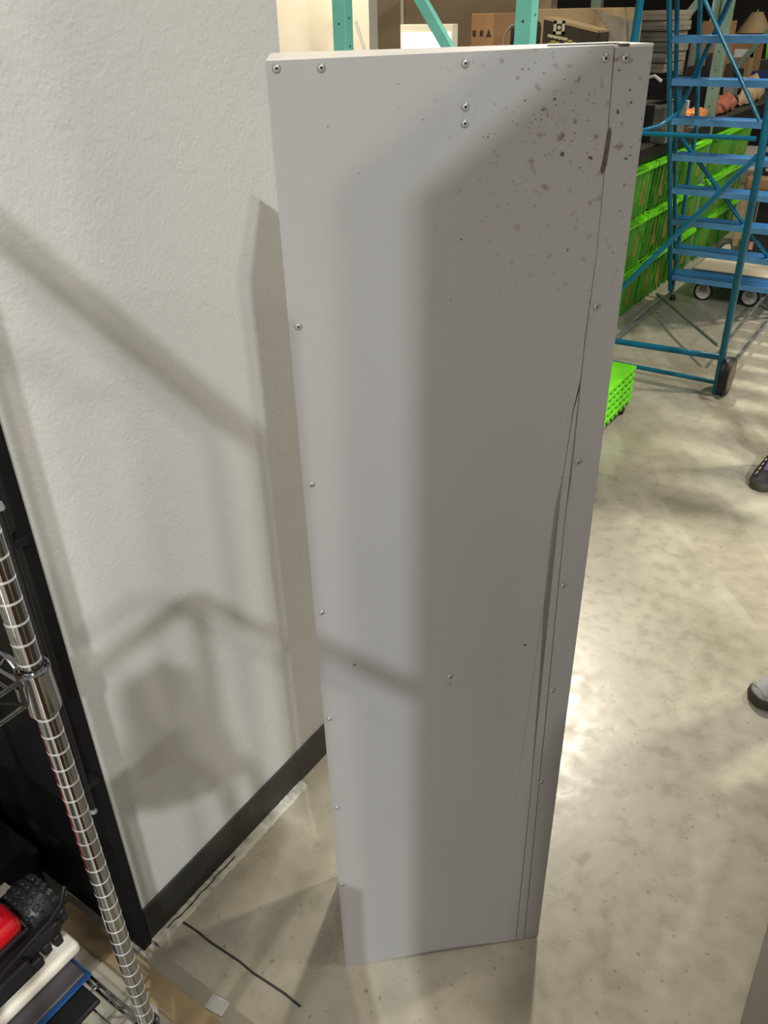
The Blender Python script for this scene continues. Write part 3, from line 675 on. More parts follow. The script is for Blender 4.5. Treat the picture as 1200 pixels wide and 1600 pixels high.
# near stack of nested green crates on a black dolly
dd = empty('wheeled_base', (-0.30, 3.17, 0))
tag(dd, 'black wheeled base under the short bright green crate stack', 'dolly')
MB().box(-0.36, -0.012, -0.55, -0.012, 0.040, 0.058, 0.004).build('deck', M['blackplastic'], dd)
for x, y in ((-0.03, -0.04), (-0.34, -0.04), (-0.03, -0.5), (-0.34, -0.5)):
    MX = T(x, y, 0.020) @ Matrix.Rotation(PI / 2, 4, 'Y')
    MB().lathe([(0.0, -.010), (0.018, -.010), (0.020, -.006), (0.020, .006), (0.018, .010), (0.0, .010)], 20, MX).build('caster_wheel', M['blackplastic'], dd, True)
for k in range(5):
    e = empty('folded_crate', (-0.30, 3.17, 0.0585 + k * 0.0345))
    b = MB()
    b.box(-0.37, 0.0, -0.57, 0.0, 0.016, 0.034, 0.007, 3).box(-0.358, -0.014, -0.556, -0.014, 0.0, 0.017, 0.004)
    for j in range(11): b.box(-0.008, -0.001, -0.55 + j * .05, -0.535 + j * .05, 0.001, 0.018, 0.001)
    b.build('tub', M['green'], e, True)
    tag(e, 'bright lime green folded crate, %s in the short stack by the enclosure' % ['lowest', 'second from the bottom', 'middle one', 'second from the top', 'topmost'][k], 'crate', 'bright green folded crates')

# ------------------------------------------------------------------ pallet rack
def upright(x, y, h, mt, face=0.055, dep=0.07):
    b = MB(); b.box(x - dep, x, y - face / 2, y + face / 2, 0, h, 0.004)
    return b
YA, YB, YC = 2.97, 5.905, 8.95
rk = empty('pallet_rack', (-0.83, YA, 0))
tag(rk, 'mint green pallet rack with punched uprights behind the grey enclosure', 'rack')
OO = Vector((-0.83, YA, 0))
def frame(yy, mt):
    for x in (-0.83, -1.70):
        b = MB().box(x - 0.07 - OO.x, x - OO.x, yy - .0285 - OO.y, yy + .0285 - OO.y, 0, 3.2, 0.004)
        up = b.build('upright', M[mt], rk)
        hb = MB(); z = 0.1
        while z < 3.1:
            hb.lathe([(0.0, 0.0), (0.0048, 0.0), (0.0048, 0.0006), (0.0, 0.0006)], 10, T(x - .035 - OO.x, yy - .0288 - OO.y, z) @ Matrix.Rotation(PI / 2, 4, 'X'))
            hb.lathe([(0.0, 0.0), (0.0048, 0.0), (0.0048, 0.0006), (0.0, 0.0006)], 10, T(x - OO.x, yy - OO.y, z + .02) @ Matrix.Rotation(PI / 2, 4, 'Y'))
            z += 0.105
        hb.build('slots', M['hole'], up)
    return
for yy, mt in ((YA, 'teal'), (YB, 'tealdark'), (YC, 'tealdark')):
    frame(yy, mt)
def lbar(name, a, b_, wd, th, mt, par):
    a, b_ = Vector(a) - OO, Vector(b_) - OO; d = b_ - a
    Mx = T(*a) @ orient(d)
    return MB().box(-wd / 2, wd / 2, -th / 2, th / 2, 0, d.length, 0.003, M=Mx).build(name, M[mt], par)
lbar('diagonal_brace', (-1.00, YA, 1.22), (-1.66, YA, 2.06), 0.045, 0.03, 'teal', rk)
lbar('diagonal_brace', (-1.68, YA, 0.40), (-0.86, YA, 1.15), 0.045, 0.03, 'teal', rk)
for yy in (YB, YC): lbar('diagonal_brace', (-1.68, yy, 0.8), (-0.86, yy, 1.9), 0.045, 0.03, 'tealdark', rk)
for ya, yb in ((YA, YB), (YB, YC)):
    for x in (-0.83, -1.735):
        for z in (0.90, 2.35):
            lbar('load_beam', (x - .02, ya + .03, z), (x - .02, yb - .03, z), 0.04, 0.07, 'darkmetal', rk)
dk = MB().box(-1.72 - OO.x, -0.835 - OO.x, 0.035, YB - YA - .035, 0.937, 0.95).box(-1.72 - OO.x, -0.835 - OO.x, YB - YA + .035, YC - YA - .035, 0.937, 0.95)
dk.build('deck_board', M['deck'], rk)
dk = MB().box(-1.72 - OO.x, -0.835 - OO.x, 0.035, YB - YA - .035, 2.387, 2.40).box(-1.72 - OO.x, -0.835 - OO.x, YB - YA + .035, YC - YA - .035, 2.387, 2.40)
dk.build('deck_board', M['deck'], rk)
ZD = 0.951
# positions on the deck are found from where a sight line meets a given distance along the rack
def AY(px, py, Y):
    r = ray(px, py); t = (Y - CAM.y) / r.y; return CAM + r * t
def AX(px, py, X):
    r = ray(px, py); t = (X - CAM.x) / r.x; return CAM + r * t
def deckbox(name, px0, px1, pytop, Y, dep, mt, label, cat, z0=ZD, bev=0.004, group=None):
    a_, b_ = AY(px0, pytop, Y), AY(px1, pytop, Y)
    e = empty(name, ((a_.x + b_.x) / 2, Y, z0)); wx = abs(b_.x - a_.x) / 2; h = max(0.05, (a_.z + b_.z) / 2 - z0)
    MB().box(-wx, wx, 0, dep, 0, h, bev).build('body', M[mt], e)
    tag(e, label, cat, group)
    return e, wx, h
# cream leaning strip, light panel, boxes
lb, wx, h = deckbox('light_panel', 625, 708, 38, 3.60, 0.05, 'cream', 'glowing white light panel in a cream frame standing behind the enclosure top', 'lamp')
MB().box(-wx + .015, wx - .012, -0.003, -0.0005, 0.02, h - .035).build('lit_face', M['lightbox'], lb)
pp0 = AY(556, 33, 3.2); pp1 = AY(570, 78, 3.2)
o = MB().tube([pp0, pp1 + (pp1 - pp0) * 1.2], 0.008, 8); o.build('leaning_rod', M['cream'])
tag(bpy.data.objects['leaning_rod'], 'thin pale rod leaning beside the left rack upright', 'rod')
pp0 = AY(628, 20, 5.38)
tag(MB().tube([(pp0.x, 5.38, 0), (pp0.x, 5.38, 4.2)], 0.012, 10).build('wall_conduit', M['cream']), 'thin cream vertical conduit on the beige far wall', 'pipe')
e, wx, h = deckbox('cardboard_box', 737, 773, 21, 3.75, 0.25, 'card', 'small upright cardboard box with three dark handling symbols behind the diagonal brace', 'box')
for i, x in enumerate((-.045, -.005, .035)):
    if i < 2: MB().box(x - .008, x + .008, -.002, -.0003, h - .095, h - .07).build('symbol', M['darkprint'], e)
    else: MB().prism([(x - .014, h - .098), (x + .014, h - .098), (x, h - .065)], -.002, -.0003).build('symbol', M['darkprint'], e)
deckbox('packing_box', 774, 800, 25, 4.02, 0.25, 'darkprint', 'dark brown box standing just right of the small upright cardboard box', 'box')
e, wx, h = deckbox('equipment_bag', 795, 822, 32, 3.6, 0.2, 'darkprint', 'dark rounded bag with a pale curved handle left of the right rack upright', 'bag', bev=0.03)
MB().tube([(-.06, -.012, h - .10), (-.05, -.014, h - .05), (-.02, -.014, h - .02), (.04, -.012, h - .005)], 0.006, 8).build('handle', M['cardpale'], e, True)
# big carton with a dark printed carton leaning in front
e, wx, h = deckbox('large_carton', 838, 952, 13, 4.15, 0.5, 'cardlight', 'large open tan cardboard carton behind the dark printed box', 'box')
MB().box(-wx, wx, -0.006, 0, -0.0, 0.02).build('flap', M['cardlight'], e)
MB().prism([(wx - .10, h), (wx + .09, h - .05), (wx + .07, h - .16), (wx - .06, h - .02)], -0.004, 0.0).build('flap', M['cardpale'], e)
MB().box(wx - .13, wx - .03, -0.010, -0.0062, h - .28, h - .11).build('taped_label', M['cardpale'], e)
MB().box(wx + .001, wx + .004, 0.0, 0.5, 0.0, h - .06).build('side_panel', M['cardpale'], e)
pa, pb = AY(853, 27, 3.55), AY(930, 48, 3.50)
e = empty('printed_box', (pa.x, 3.53, ZD))
wxx = pb.x - pa.x
tag(e, 'dark brown printed box with a pale square logo and a slanted tan top edge', 'box')
hA, hB = pa.z - ZD, pb.z - ZD
MB().prism([(0, 0), (wxx, 0), (wxx, hB - .008), (0, hA - .008)], 0, 0.14).build('body', M['darkprint'], e)
MB().prism([(0, hA - .008), (wxx, hB - .008), (wxx + .004, hB), (0, hA + .002)], -0.003, 0.14).build('lid_edge', M['cardlight'], e)
def pt(px, py, Y=3.53):
    q = AY(px, py, Y); return (q.x - pa.x, q.z - ZD)
x, z = pt(874, 43); s_ = 0.026
b = MB()
for (x0, x1, z0_, z1_) in ((-s_, s_, s_ * .55, s_), (-s_, s_, -s_, -s_ * .55), (-s_, -s_ * .5, -s_, s_), (s_ * .5, s_, -s_, s_)): b.box(x + x0, x + x1, -.0035, -.001, z + z0_, z + z1_)
b.lathe([(0.0, .0), (.008, 0.0), (.008, .001), (0.0, .001)], 12, T(x, -.001, z) @ Matrix.Rotation(PI / 2, 4, 'X')); b.build('square_logo', M['print'], e)
b = MB()
for i in range(9):
    x, z = pt(856 + i * 3.4, 55.5 + i * .7); b.box(x, x + .011, -.003, -.001, z - .005 - .002 * (i % 2), z + .005)
b.build('lettering', M['print'], e)
b = MB()
for i, (px, py) in enumerate(((856, 68), (861, 65), (867, 67), (882, 67), (887, 64), (892, 67), (885, 70), (895, 70))):
    x, z = pt(px, py); b.box(x, x + .022, -.003, -.001, z - .006, z + .004)
b.build('gold_marks', M['gold'], e)

# goods along the deck to the right, seen through the ladder
def rbox(name, px0, px1, pytop, pybot, X, mt, label, cat, dep=0.25, bev=0.004, part='body', group=None, z0=None):
    a_, b_ = AX(px0, pybot, X), AX(px1, pybot, X)
    z_top = AX((px0 + px1) / 2, pytop, X).z
    zb = (a_.z + b_.z) / 2 if z0 is None else z0
    e = empty(name, (X, (a_.y + b_.y) / 2, zb)); wy = abs(b_.y - a_.y) / 2
    MB().box(-dep, 0, -wy, wy, 0, max(0.03, z_top - zb), bev).build(part, M[mt], e)
    tag(e, label, cat, group); return e, wy, max(0.03, z_top - zb)
def facebox(name, px0, px1, pytop, Y, dep, mt, label, cat, z0=ZD, bev=0.004, group=None):
    return deckbox(name, px0, px1, pytop, Y, dep, mt, label, cat, z0, bev, group)
def goods(name, px0, px1, pytop, mt, label, cat, z0=ZD, X=-1.17, dep=0.25, bev=0.004):
    r = ray((px0 + px1) / 2, 60); Y = CAM.y + (X - CAM.x) / r.x * r.y
    if abs(Y - YB) < 0.10: Y = YB + 0.12
    if YB - 0.12 - dep < Y < YB - 0.1: dep = YB - 0.06 - Y
    return deckbox(name, px0, px1, pytop, Y, dep, mt, label, cat, z0, bev)
# paper stack near the panel edge
names = ['topmost', 'second from the top', 'third from the top', 'fourth from the top', 'fifth from the top', 'lowest']
zt = 1.565
for i in range(6):
    a_, b_ = AY(1003, 60, 4.75), AY(1040, 60, 4.75)
    zz = 1.30 + i * 0.050
    e = empty('folded_carton', ((a_.x + b_.x) / 2 + random.uniform(-.01, .01), 4.75, zz))
    wx = (b_.x - a_.x) / 2 + 0.02
    MB().box(-wx, wx, 0, 0.35, 0, 0.020, 0.002).build('upper_panel', M['cardpale'], e); MB().box(-wx, wx, 0.003, 0.35, 0.0205, 0.046, 0.003).build('lower_panel', M['cardpale'], e)
    tag(e, 'flattened grey brown carton, %s in the pile left of the ladder rails' % names[5 - i], 'carton', 'flattened cartons in a pile')
e, wx, h = facebox('amplifier', 1008, 1046, 122, 4.75, 0.30, 'blackplastic', 'black amplifier box under the flattened cartons', 'equipment box', z0=1.165)
MB().tube([(-.06, -.01, h - .03), (-.05, -.02, h + .0), (-.01, -.02, h + .012), (.03, -.01, h - .015)], 0.009, 8).build('white_handle', M['whitepl'], e, True)
e, wx, h = facebox('monitor', 1010, 1048, 165, 4.70, 0.33, 'greygreen', 'boxy grey green monitor at the lower left of the shelf goods', 'monitor')
MB().box(-wx, -wx + .05, -.01, -.001, 0.0, h).build('dark_grille', M['blackplastic'], e); MB().box(wx - .03, wx, -.01, -.001, 0.0, h).build('pale_edge', M['cardpale'], e)
goods('yellow_carton', 1049, 1059, 128, 'yellow', 'narrow olive yellow carton between the ladder rails', 'box', X=-1.12, dep=.12)
goods('white_box', 1061, 1072, 158, 'whitepl', 'small white box beside the olive yellow carton', 'box', X=-1.10, dep=.1)
goods('folder', 1062, 1070, 58, 'cardpale', 'pale upright folder between the ladder rails', 'folder', X=-1.30, dep=.1)
goods('folder', 1079, 1086, 64, 'greygreen', 'grey green upright folder right of the pale one', 'folder', X=-1.28, dep=.1)
goods('storage_box', 1074, 1096, 104, 'blackplastic', 'black box low on the shelf behind the second ladder rail', 'box', dep=.15)
goods('brown_carton', 1098, 1138, 33, 'card', 'brown carton high on the shelf behind the ladder cross brace', 'box', X=-1.35, dep=.3)
e, wx, h = goods('loudspeaker', 1099, 1127, 132, 'blackplastic', 'black loudspeaker with a round cone left of the grey computer tower', 'speaker', dep=.1)
MB().lathe([(0.0, 0.0), (0.02, 0.004), (0.055, 0.016), (0.060, 0.0)], 24, T(0, -.001, h * .45) @ Matrix.Rotation(PI / 2, 4, 'X')).build('speaker_cone', M['grey'], e, True)
e, wx, h = goods('computer_tower', 1124, 1149, 128, 'grey', 'grey computer tower on the shelf between black speaker and white book', 'computer', dep=.3)
MB().box(-wx + .02, wx - .02, -.004, -.001, h - .12, h - .07).build('drive_bay', M['greygreen'], e)
goods('white_book', 1154, 1160, 122, 'whitepl', 'white book standing right of the grey computer tower', 'book', dep=.15)
goods('blue_book', 1162, 1168, 130, 'cardpale', 'pale bluish book standing right of the white book', 'book', dep=.15)
goods('navy_crate', 1174, 1215, 112, 'navy', 'navy blue crate on the shelf at the right picture edge', 'crate', dep=.3)
e, wx, h = goods('cardboard_box', 1145, 1186, 52, 'card', 'orange brown cardboard box with a white label seen behind the thin ladder brace', 'box', X=-1.42, dep=.3)
MB().box(-wx * .6, wx * .9, -.003, -.001, h - .20, h - .13).build('white_label', M['paper'], e); MB().box(wx - .04, wx, -.003, -.001, 0, h).build('pale_corner', M['cardlight'], e)
zc_ = ZD + h
e2 = empty('lamp_shade', e.location + Vector((wx * .4, 0.1, h + .001)))
MB().lathe([(0.16, 0.0), (0.05, 0.17), (0.045, 0.17), (0.15, 0.0)], 20).build('shade', M['cardlight'], e2, True)
MB().tube([(0, 0, 0.0), (0, 0, 0.19)], 0.008, 8).build('stem', M['zinc'], e2)
tag(e2, 'cream cone lamp shade on top of the labelled cardboard box', 'lamp shade')
bb, wx, h = goods('trunk', 1186, 1262, 93, 'blackplastic', 'black trunk under the high green tote at the right edge', 'box', X=-1.42, dep=.42)
o = copy_tree(tote0); o.location = (bb.location.x - wx + .50, bb.location.y + .06, ZD + h + .002); o.rotation_euler = (0, 0, -PI / 2)
o.location = (bb.location.x - wx + 0.02, bb.location.y + .02, ZD + h + .002)
tag(o, 'lime green tote high on the shelf goods at the upper right picture edge', 'storage tote', 'green totes stacked under the rack')
for nm, a0, a1, yt, mt_, lb_, ct_, XX in (
    ('speaker_cabinet', 1052, 1066, 92, 'blackplastic', 'tall narrow black speaker cabinet just behind the left ladder rails', 'speaker', -1.45),
    ('dark_carton', 1087, 1094, 66, 'darkprint', 'dark brown carton behind the third ladder rail', 'box', -1.50),
    ('black_crate', 1104, 1122, 84, 'blackplastic', 'black crate under the brown carton on the shelf', 'crate', -1.12),
    ('toolbox', 1134, 1146, 100, 'darkprint', 'dark toolbox behind the grey computer tower', 'toolbox', -1.22),
    ('flat_monitor', 1146, 1158, 108, 'blackplastic', 'black monitor seen from behind, under the labelled cardboard box', 'monitor', -1.20)):
    goods(nm, a0, a1, yt, mt_, lb_, ct_, X=XX, dep=.12)
# heaps of cloth on the shelf front
def heap(name, px, py, X, rx, ry, rz_, mt, label, cat):
    c = AX(px, py, X); bm = bmesh.new(); bmesh.ops.create_icosphere(bm, subdivisions=4, radius=1.0)
    random.seed(int(px)); ph = [random.uniform(0, 6) for _ in range(6)]
    for v in bm.verts:
        f = 1 + .16 * math.sin(5 * v.co.x + ph[0]) * math.sin(6 * v.co.y + ph[1]) + .10 * math.sin(11 * v.co.y + 7 * v.co.z + ph[2]) + .06 * math.sin(17 * v.co.x + ph[3])
        v.co = Vector((v.co.x * rx * f, v.co.y * ry * f, max(v.co.z, -0.55) * rz_ * f))
    b = MB(); b.add(bm); o = b.build(name, M[mt], None, True); o.location = (X, c.y, ZD + 0.60 * rz_ + 0.012)
    tag(o, label, cat); return o
heap('folded_blanket', 1168, 165, -0.92, .06, .34, .11, 'clothtan', 'crumpled tan blanket on the shelf edge near the right ladder leg', 'blanket')
heap('folded_jacket', 1128, 180, -0.91, .05, .26, .07, 'clothred', 'brick red jacket heaped on the shelf left of the tan blanket', 'jacket')
heap('orange_cloth', 1080, 205, -0.92, .06, .16, .05, 'orange', 'orange cloth heaped on the shelf edge above the green totes', 'cloth')
heap('grey_bag', 1022, 225, -0.88, .022, .10, .05, 'grey', 'small grey bag on the shelf edge at the enclosure side', 'bag')

# a lamp washing the cream wall beyond the rack
ld = bpy.data.lights.new('wall_wash_light', 'AREA'); ld.shape = 'DISK'; ld.size = 0.2; ld.energy = 30; ld.color = (1.0, 0.86, 0.66)
wf = empty('wall_lamp', (-2.3, 2.9, 2.7)); tag(wf, 'round warm spot lamp hanging over the cream wall beyond the rack', 'lamp')
MB().lathe([(0.0, 0.16), (0.05, 0.15), (0.12, 0.02), (0.12, 0.0), (0.11, 0.0), (0.045, 0.13), (0.0, 0.13)], 24).build('shade', M['darkmetal'], wf, True)
MB().tube([(0, 0, 0.15), (0, 0, 2.6)], 0.006, 8).build('stem', M['darkmetal'], wf)
lo = bpy.data.objects.new('wall_wash_light', ld); COL.objects.link(lo); lo.parent = wf; lo.location = (0, 0, -0.01)
lo.rotation_euler = (math.radians(35), 0, 0)

# ------------------------------------------------------------------ unseen objects added behind the photographer to cast shadows into view
SO = Vector((0.15, -0.385, 0))
st = empty('shadow_caster_rail', SO)  # unseen stand added to cast the upper bar shadow on the wall
tag(st, 'chrome rail stand added beside the photographer to cast bar shadows, outside the picture', 'shadow caster')
def sr(name, pts, r=0.014): return MB().tube([Vector(p) - SO for p in pts], r, 12).build(name, M['chrome'], st, True)
sr('upright', [(0.15, -0.385, 0.02), (0.15, -0.385, 2.07), (0.18, -0.385, 2.10)]); sr('top_rail', [(0.18, -0.385, 2.10), (0.90, -0.385, 2.10)], 0.020)
sr('upright', [(0.90, -0.385, 0.02), (0.90, -0.385, 2.10)]); sr('foot_bar', [(0.15, -0.65, 0.02), (0.15, -0.15, 0.02)]); sr('foot_bar', [(0.90, -0.65, 0.02), (0.90, -0.15, 0.02)])
tr_ = empty('shadow_caster_frame', (0.776, -0.44, 0))  # unseen frame added for the lower bar shadows
tag(tr_, 'chrome bar frame added behind the photographer to cast bar shadows, outside the picture', 'trolley')
def tf(name, pts, r=0.012): return MB().tube([Vector(p) - Vector((0.776, -0.44, 0)) for p in pts], r, 12).build(name, M['chrome'], tr_, True)
tf('handle_bar', [(0.776, -0.80, 1.80), (0.776, -0.46, 1.80), (0.79, -0.44, 1.80), (1.20, -0.43, 1.80)])
tf('leg', [(0.776, -0.44, 0.0), (0.776, -0.44, 1.80)]); tf('leg', [(0.776, -0.80, 0.0), (0.776, -0.80, 1.80)]); tf('leg', [(1.20, -0.43, 0.0), (1.20, -0.43, 1.80)])
lc = empty('light_blocker_crate', (0.17, -0.86, 0)); tag(lc, 'low grey crate added to block light behind the photographer, outside the picture', 'crate')  # added to keep the low fill lamp off the floor by the wall
MB().box(-.14, .14, -.18, .18, 0.0, 0.30, 0.006).build('body', M['grey'], lc); MB().box(-.145, .145, -.185, .185, 0.30, 0.32, 0.004).build('lid', M['blackplastic'], lc)
hb = empty('shadow_caster_bag', (0.86, -0.585, 0))  # unseen bag, outline shaped to give the blob shadow on the wall
tag(hb, 'dark bag shape added to cast a hanging shadow on the wall, outside the picture', 'bag')
MB().prism([(-0.055, 1.80), (0.020, 1.80), (0.030, 1.72), (0.075, 1.62), (0.085, 1.53), (0.06, 1.52), (-0.09, 1.60), (-0.10, 1.68), (-0.060, 1.74)], -0.03, 0.03, M=Rz(PI / 2)).build('body', M['blackplastic'], hb)
MB().tube([(0, 0.07, 1.58), (0, 0.12, 1.50), (0, 0.15, 1.38)], 0.012, 8).build('strap', M['blackplastic'], hb)
ct = empty('light_blocker_carton', (0.66, -0.09, 0))  # unseen carton added to shade the floor beside the wall
tag(ct, 'tall carton added to shade the floor by the wall, outside the picture', 'box')
MB().box(-0.20, 0.0, -0.27, 0.0, 0.0, 0.88, 0.004).build('body', M['card'], ct); MB().box(-0.202, 0.002, -0.16, -0.11, 0.8805, 0.8815).build('tape', M['cardlight'], ct)
for k, (y0, y1, z, h) in enumerate(((-0.52, -0.16, 0.993, 0.42), (-0.88, -0.56, 0.993, 0.55), (-0.86, -0.40, 1.928, 0.35))):
    e = empty('light_blocker_shelf_carton', (-0.23, (y0 + y1) / 2, z)); wy = (y1 - y0) / 2  # unseen cartons added to block ambient light from the left
    MB().box(-0.19, 0.19, -wy, wy, 0, h, 0.004).build('body', M['card'], e); MB().box(-0.192, 0.192, -0.025, 0.025, h + .0002, h + .001).build('tape', M['cardlight'], e)
    tag(e, 'unseen light-blocking carton added on the %s of the chrome shelving' % ('middle shelf nearer the post', 'middle shelf far from the post', 'top shelf')[k], 'box')
tc_ = empty('light_blocker_cabinet', (1.265, -0.553, 0))  # unseen cabinet added to shade the right half of the front sheet
tag(tc_, 'tall grey steel cabinet added to shade the enclosure, outside the picture', 'cabinet')
MB().box(0, 0.62, 0, 0.55, 0.06, 2.50, 0.005).build('body', M['slab'], tc_)
MB().box(0.02, 0.60, 0.02, 0.53, 0.0, 0.06).build('plinth', M['darkmetal'], tc_)
for x in (0.005, 0.315): d_ = MB().box(x, x + 0.30, 0.5505, 0.566, 0.10, 2.45, 0.003).build('door', M['slab'], tc_); MB().tube([(x + .27 if x < .1 else x + .03, 0.59, 1.0), (x + .27 if x < .1 else x + .03, 0.59, 1.2)], 0.006, 8).build('handle', M['zinc'], d_)

# ------------------------------------------------------------------ people at the right edge (only a shoe of each reaches into the picture)
def skin(name, verts, edges, radii, mt, par, sub=2, root=0):
    me = bpy.data.meshes.new(name); me.from_pydata([Vector(v) for v in verts], edges, []); me.materials.append(mt)
    o = bpy.data.objects.new(name, me); COL.objects.link(o); o.parent = par
    md = o.modifiers.new('Skin', 'SKIN'); md.use_smooth_shade = True
    if not me.skin_vertices: me.skin_vertices.new()
    for i, r in enumerate(radii):
        r = r if isinstance(r, (list, tuple)) else (r, r)
        me.skin_vertices[0].data[i].radius = r
        me.skin_vertices[0].data[i].use_root = (i == root)
    s_ = o.modifiers.new('Sub', 'SUBSURF'); s_.levels = sub; s_.render_levels = sub
    return o
def shoe(par, x, yaw, mt, kind):
    """one shoe, heel at y=-0.08, toe at y=+0.20, rising to the ankle"""
    secs = [(-0.085, .018, .050), (-0.075, .032, .075), (-0.04, .037, .098), (0.0, .037, .105), (0.03, .039, .098), (0.07, .043, .078), (0.11, .047, .062), (0.15, .046, .052), (0.18, .038, .044), (0.197, .024, .036), (0.203, .008, .028)]
    bm = bmesh.new(); rings = []
    for y, hw, hh in secs:
        r = []
        for k in range(16):
            a = 2 * PI * k / 16; cx, cz = math.cos(a), math.sin(a)
            z = 0.022 + (hh - 0.022) * (0.5 + 0.5 * cz); tp = 1.0 - 0.35 * max(0, cz)
            r.append(bm.verts.new((hw * cx * tp, y, z)))
        rings.append(r)
    for a_, b_ in zip(rings, rings[1:]):
        for k in range(16): bm.faces.new((a_[k], a_[(k + 1) % 16], b_[(k + 1) % 16], b_[k]))
    bm.faces.new(rings[0][::-1]); bm.faces.new(rings[-1])
    Mx = T(x, 0, 0) @ Rz(yaw)
    bmesh.ops.transform(bm, matrix=Mx, verts=bm.verts)
    b = MB(); b.add(bm); o = b.build('shoe', M[mt], par, True)
    bm = bmesh.new(); rings = []
    for z, gr in ((0.0, -.002), (0.004, .003), (0.022, .005), (0.032, .001), (0.032, -.01)):
        r = []
        for y, hw, hh in secs: r.append(bm.verts.new((hw + gr, y + (gr if y > 0.1 else -gr if y < -.07 else 0), z)))
        for y, hw, hh in secs[::-1]: r.append(bm.verts.new((-hw - gr, y + (gr if y > 0.1 else -gr if y < -.07 else 0), z)))
        rings.append(r)
    n = len(rings[0])
    for a_, b_ in zip(rings, rings[1:]):
        for k in range(n): bm.faces.new((a_[k], a_[(k + 1) % n], b_[(k + 1) % n], b_[k]))
    bm.faces.new(rings[0][::-1]); bm.faces.new(rings[-1]); bmesh.ops.transform(bm, matrix=Mx, verts=bm.verts)
    b = MB(); b.add(bm); b.build('sole', M['sole'], o, True)
    if kind == 'stripe':
        b = MB()
        for sg in (-1, 1):
            for j in range(4):
                b.box(-0.0055, 0.0055, -0.028, 0.028, -0.0015, 0.0015, 0.001, 1, M=Mx @ T(sg * .036, 0.045 + j * .034, 0.052 - j * .004) @ Matrix.Rotation(sg * 1.15, 4, 'Y') @ Rz(sg * 0.9))
        b.build('side_stripes', M['stripe'], o)
        MB().box(-0.016, 0.016, 0.02, 0.11, 0.084, 0.09, 0.003, 2, M=Mx @ Matrix.Rotation(-0.28, 4, 'X') @ T(0, -.006, 0.004)).build('tongue', M['purple'], o)
    else:
        b = MB()
        for j in range(5): b.tube([Mx @ Vector((-.022, 0.03 + j * .017, .096 - j * .0065)), Mx @ Vector((0, 0.034 + j * .017, .101 - j * .0065)), Mx @ Vector((.022, 0.03 + j * .017, .096 - j * .0065))], 0.0022, 6)
        b.build('laces', M['whitepl'], o)
        b = MB(); b.box(-0.030, 0.030, 0.160, 0.190, 0.026, 0.043, 0.008, 3, M=Mx); b.build('toe_cap', M['grey'], o, True)
    return o
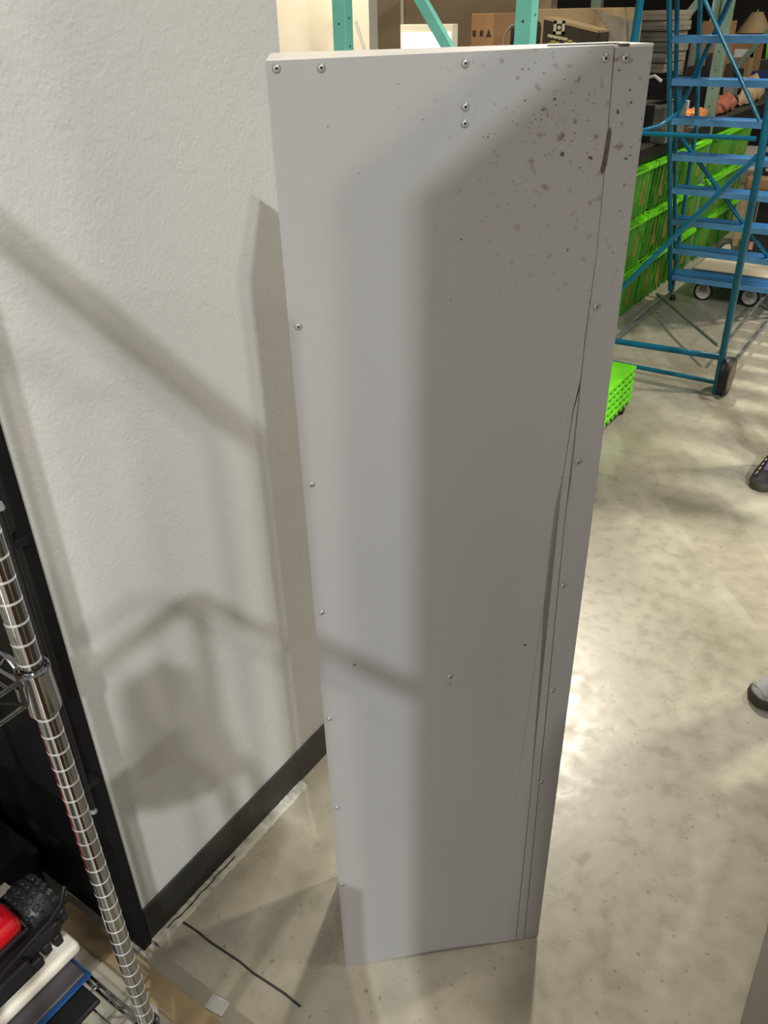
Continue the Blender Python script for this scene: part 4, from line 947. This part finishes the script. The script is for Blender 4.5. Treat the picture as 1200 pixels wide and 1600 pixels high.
def person(name, x, y, rz, pants, top, shoe_mt, kind, label):
    e = empty(name, (x, y, 0), rz)
    # trousers
    V = [(0, 0, 0.92), (-.09, 0, .86), (-.10, .01, .50), (-.10, -.02, .10), (.09, 0, .86), (.10, .01, .50), (.10, -.02, .10), (0, 0, 1.02)]
    skin('trousers', V, [(0, 1), (1, 2), (2, 3), (0, 4), (4, 5), (5, 6), (0, 7)], [(.15, .11), (.095, .10), (.068, .070), (.060, .064), (.095, .10), (.068, .070), (.060, .064), (.15, .10)], M[pants], e)
    # body: neck, head, arms, five-fingered hands
    V = [(0, 0, 1.30), (0, -.01, 1.46), (0, .005, 1.52), (0, .02, 1.59), (0, .015, 1.67)]; E = [(0, 1), (1, 2), (2, 3), (3, 4)]; R = [(.10, .08), .052, .056, (.070, .085), (.062, .074)]
    for sg in (-1, 1):
        i0 = len(V); V += [(sg * .17, -.01, 1.40), (sg * .22, 0, 1.12), (sg * .21, .09, .88), (sg * .205, .115, .83), (sg * .20, .135, .79)]
        R += [.052, .042, .028, (.022, .032), (.014, .034)]; E += [(0, i0), (i0, i0 + 1), (i0 + 1, i0 + 2), (i0 + 2, i0 + 3), (i0 + 3, i0 + 4)]
        for j, (dy, ln) in enumerate(((-.03, .062), (-.011, .074), (.009, .080), (.028, .070))):
            q = len(V); V += [(sg * .198, .135 + dy, .775), (sg * .193, .143 + dy, .775 - ln * .55), (sg * .182, .143 + dy, .775 - ln)]
            R += [.0095, .0088, .0072]; E += [(i0 + 4, q), (q, q + 1), (q + 1, q + 2)]
        q = len(V); V += [(sg * .195, .165, .815), (sg * .185, .178, .780)]; R += [.011, .009]; E += [(i0 + 3, q), (q, q + 1)]
    skin('body', V, E, R, M['skin'], e)
    V = [(0, 0, 1.00), (0, 0, 1.15), (0, -.01, 1.33), (0, -.01, 1.43)]; E = [(0, 1), (1, 2), (2, 3)]; R = [(.165, .115), (.155, .105), (.165, .11), (.075, .07)]
    for sg in (-1, 1):
        i0 = len(V); V += [(sg * .16, -.01, 1.40), (sg * .215, -.005, 1.16)]; R += [.068, .056]; E += [(2, i0), (i0, i0 + 1)]
    skin('top', V, E, R, M[top], e)
    # face and hair
    b = MB(); b.lathe([(0.0, .0), (.012, .006), (.010, .022), (.004, .040), (0.0, .042)], 12, T(0, .112, 1.585) @ Matrix.Rotation(-.15, 4, 'X')); b.build('nose', M['skin'], e, True)
    for sg in (-1, 1):
        MB().lathe([(0.0, -.011), (.008, -.008), (.011, 0), (.008, .008), (0.0, .011)], 14, T(sg * .029, .095, 1.625)).build('eye', M['whitepl'], e, True)
        MB().box(-.005, .005, -.016, .016, -.028, .028, .005, 2, M=T(sg * .078, .01, 1.60)).build('ear', M['skin'], e, True)
    MB().box(-.022, .022, -.004, .004, -.005, .005, .003, 2, M=T(0, .099, 1.553)).build('mouth', M['clothred'], e, True)
    bm = bmesh.new(); bmesh.ops.create_icosphere(bm, subdivisions=3, radius=1.0)
    for v in bm.verts:
        c = v.co.copy(); k = 1.0 if not (c.y > .35 and c.z < .45) else .80
        v.co = Vector((c.x * .090 * k, c.y * .108 * k + .008, max(c.z, -.75) * .105 + 1.655))
    b = MB(); b.add(bm); b.build('hair', M['hair'], e, True)
    for sg in (-1, 1): shoe(e, sg * .105, -sg * .10, shoe_mt, kind)
    tag(e, label, 'person'); return e
def room_dir(img_x, img_y):            # floor direction given to the right of / away from the camera
    a = _ang; return Vector((img_x * math.sin(a) - img_y * math.cos(a), img_x * math.cos(a) + img_y * math.sin(a), 0))
def stand(name, toe_px, heading, foot, **kw):
    """place a person so that the chosen shoe's toe tip stands on a floor point"""
    t = FP(*toe_px); h = room_dir(*heading).normalized(); rz = math.atan2(h.y, h.x) - PI / 2
    off = Rz(rz) @ Vector((foot * .105 + foot * .02, 0.203, 0))
    return person(name, t.x - off.x, t.y - off.y, rz, **kw)
stand('person', (1184, 768), (-0.55, -0.83), 1, pants='pantscream', top='shirtblack', shoe_mt='shoeblack', kind='stripe', label='person in cream trousers and black striped shoes standing at the right edge, farther away')
stand('person', (1173, 1097), (-1.0, -0.25), 1, pants='pantsdark', top='shirtgrey', shoe_mt='shoegrey', kind='lace', label='person in grey lace-up trainers standing at the right edge, nearer to the camera')
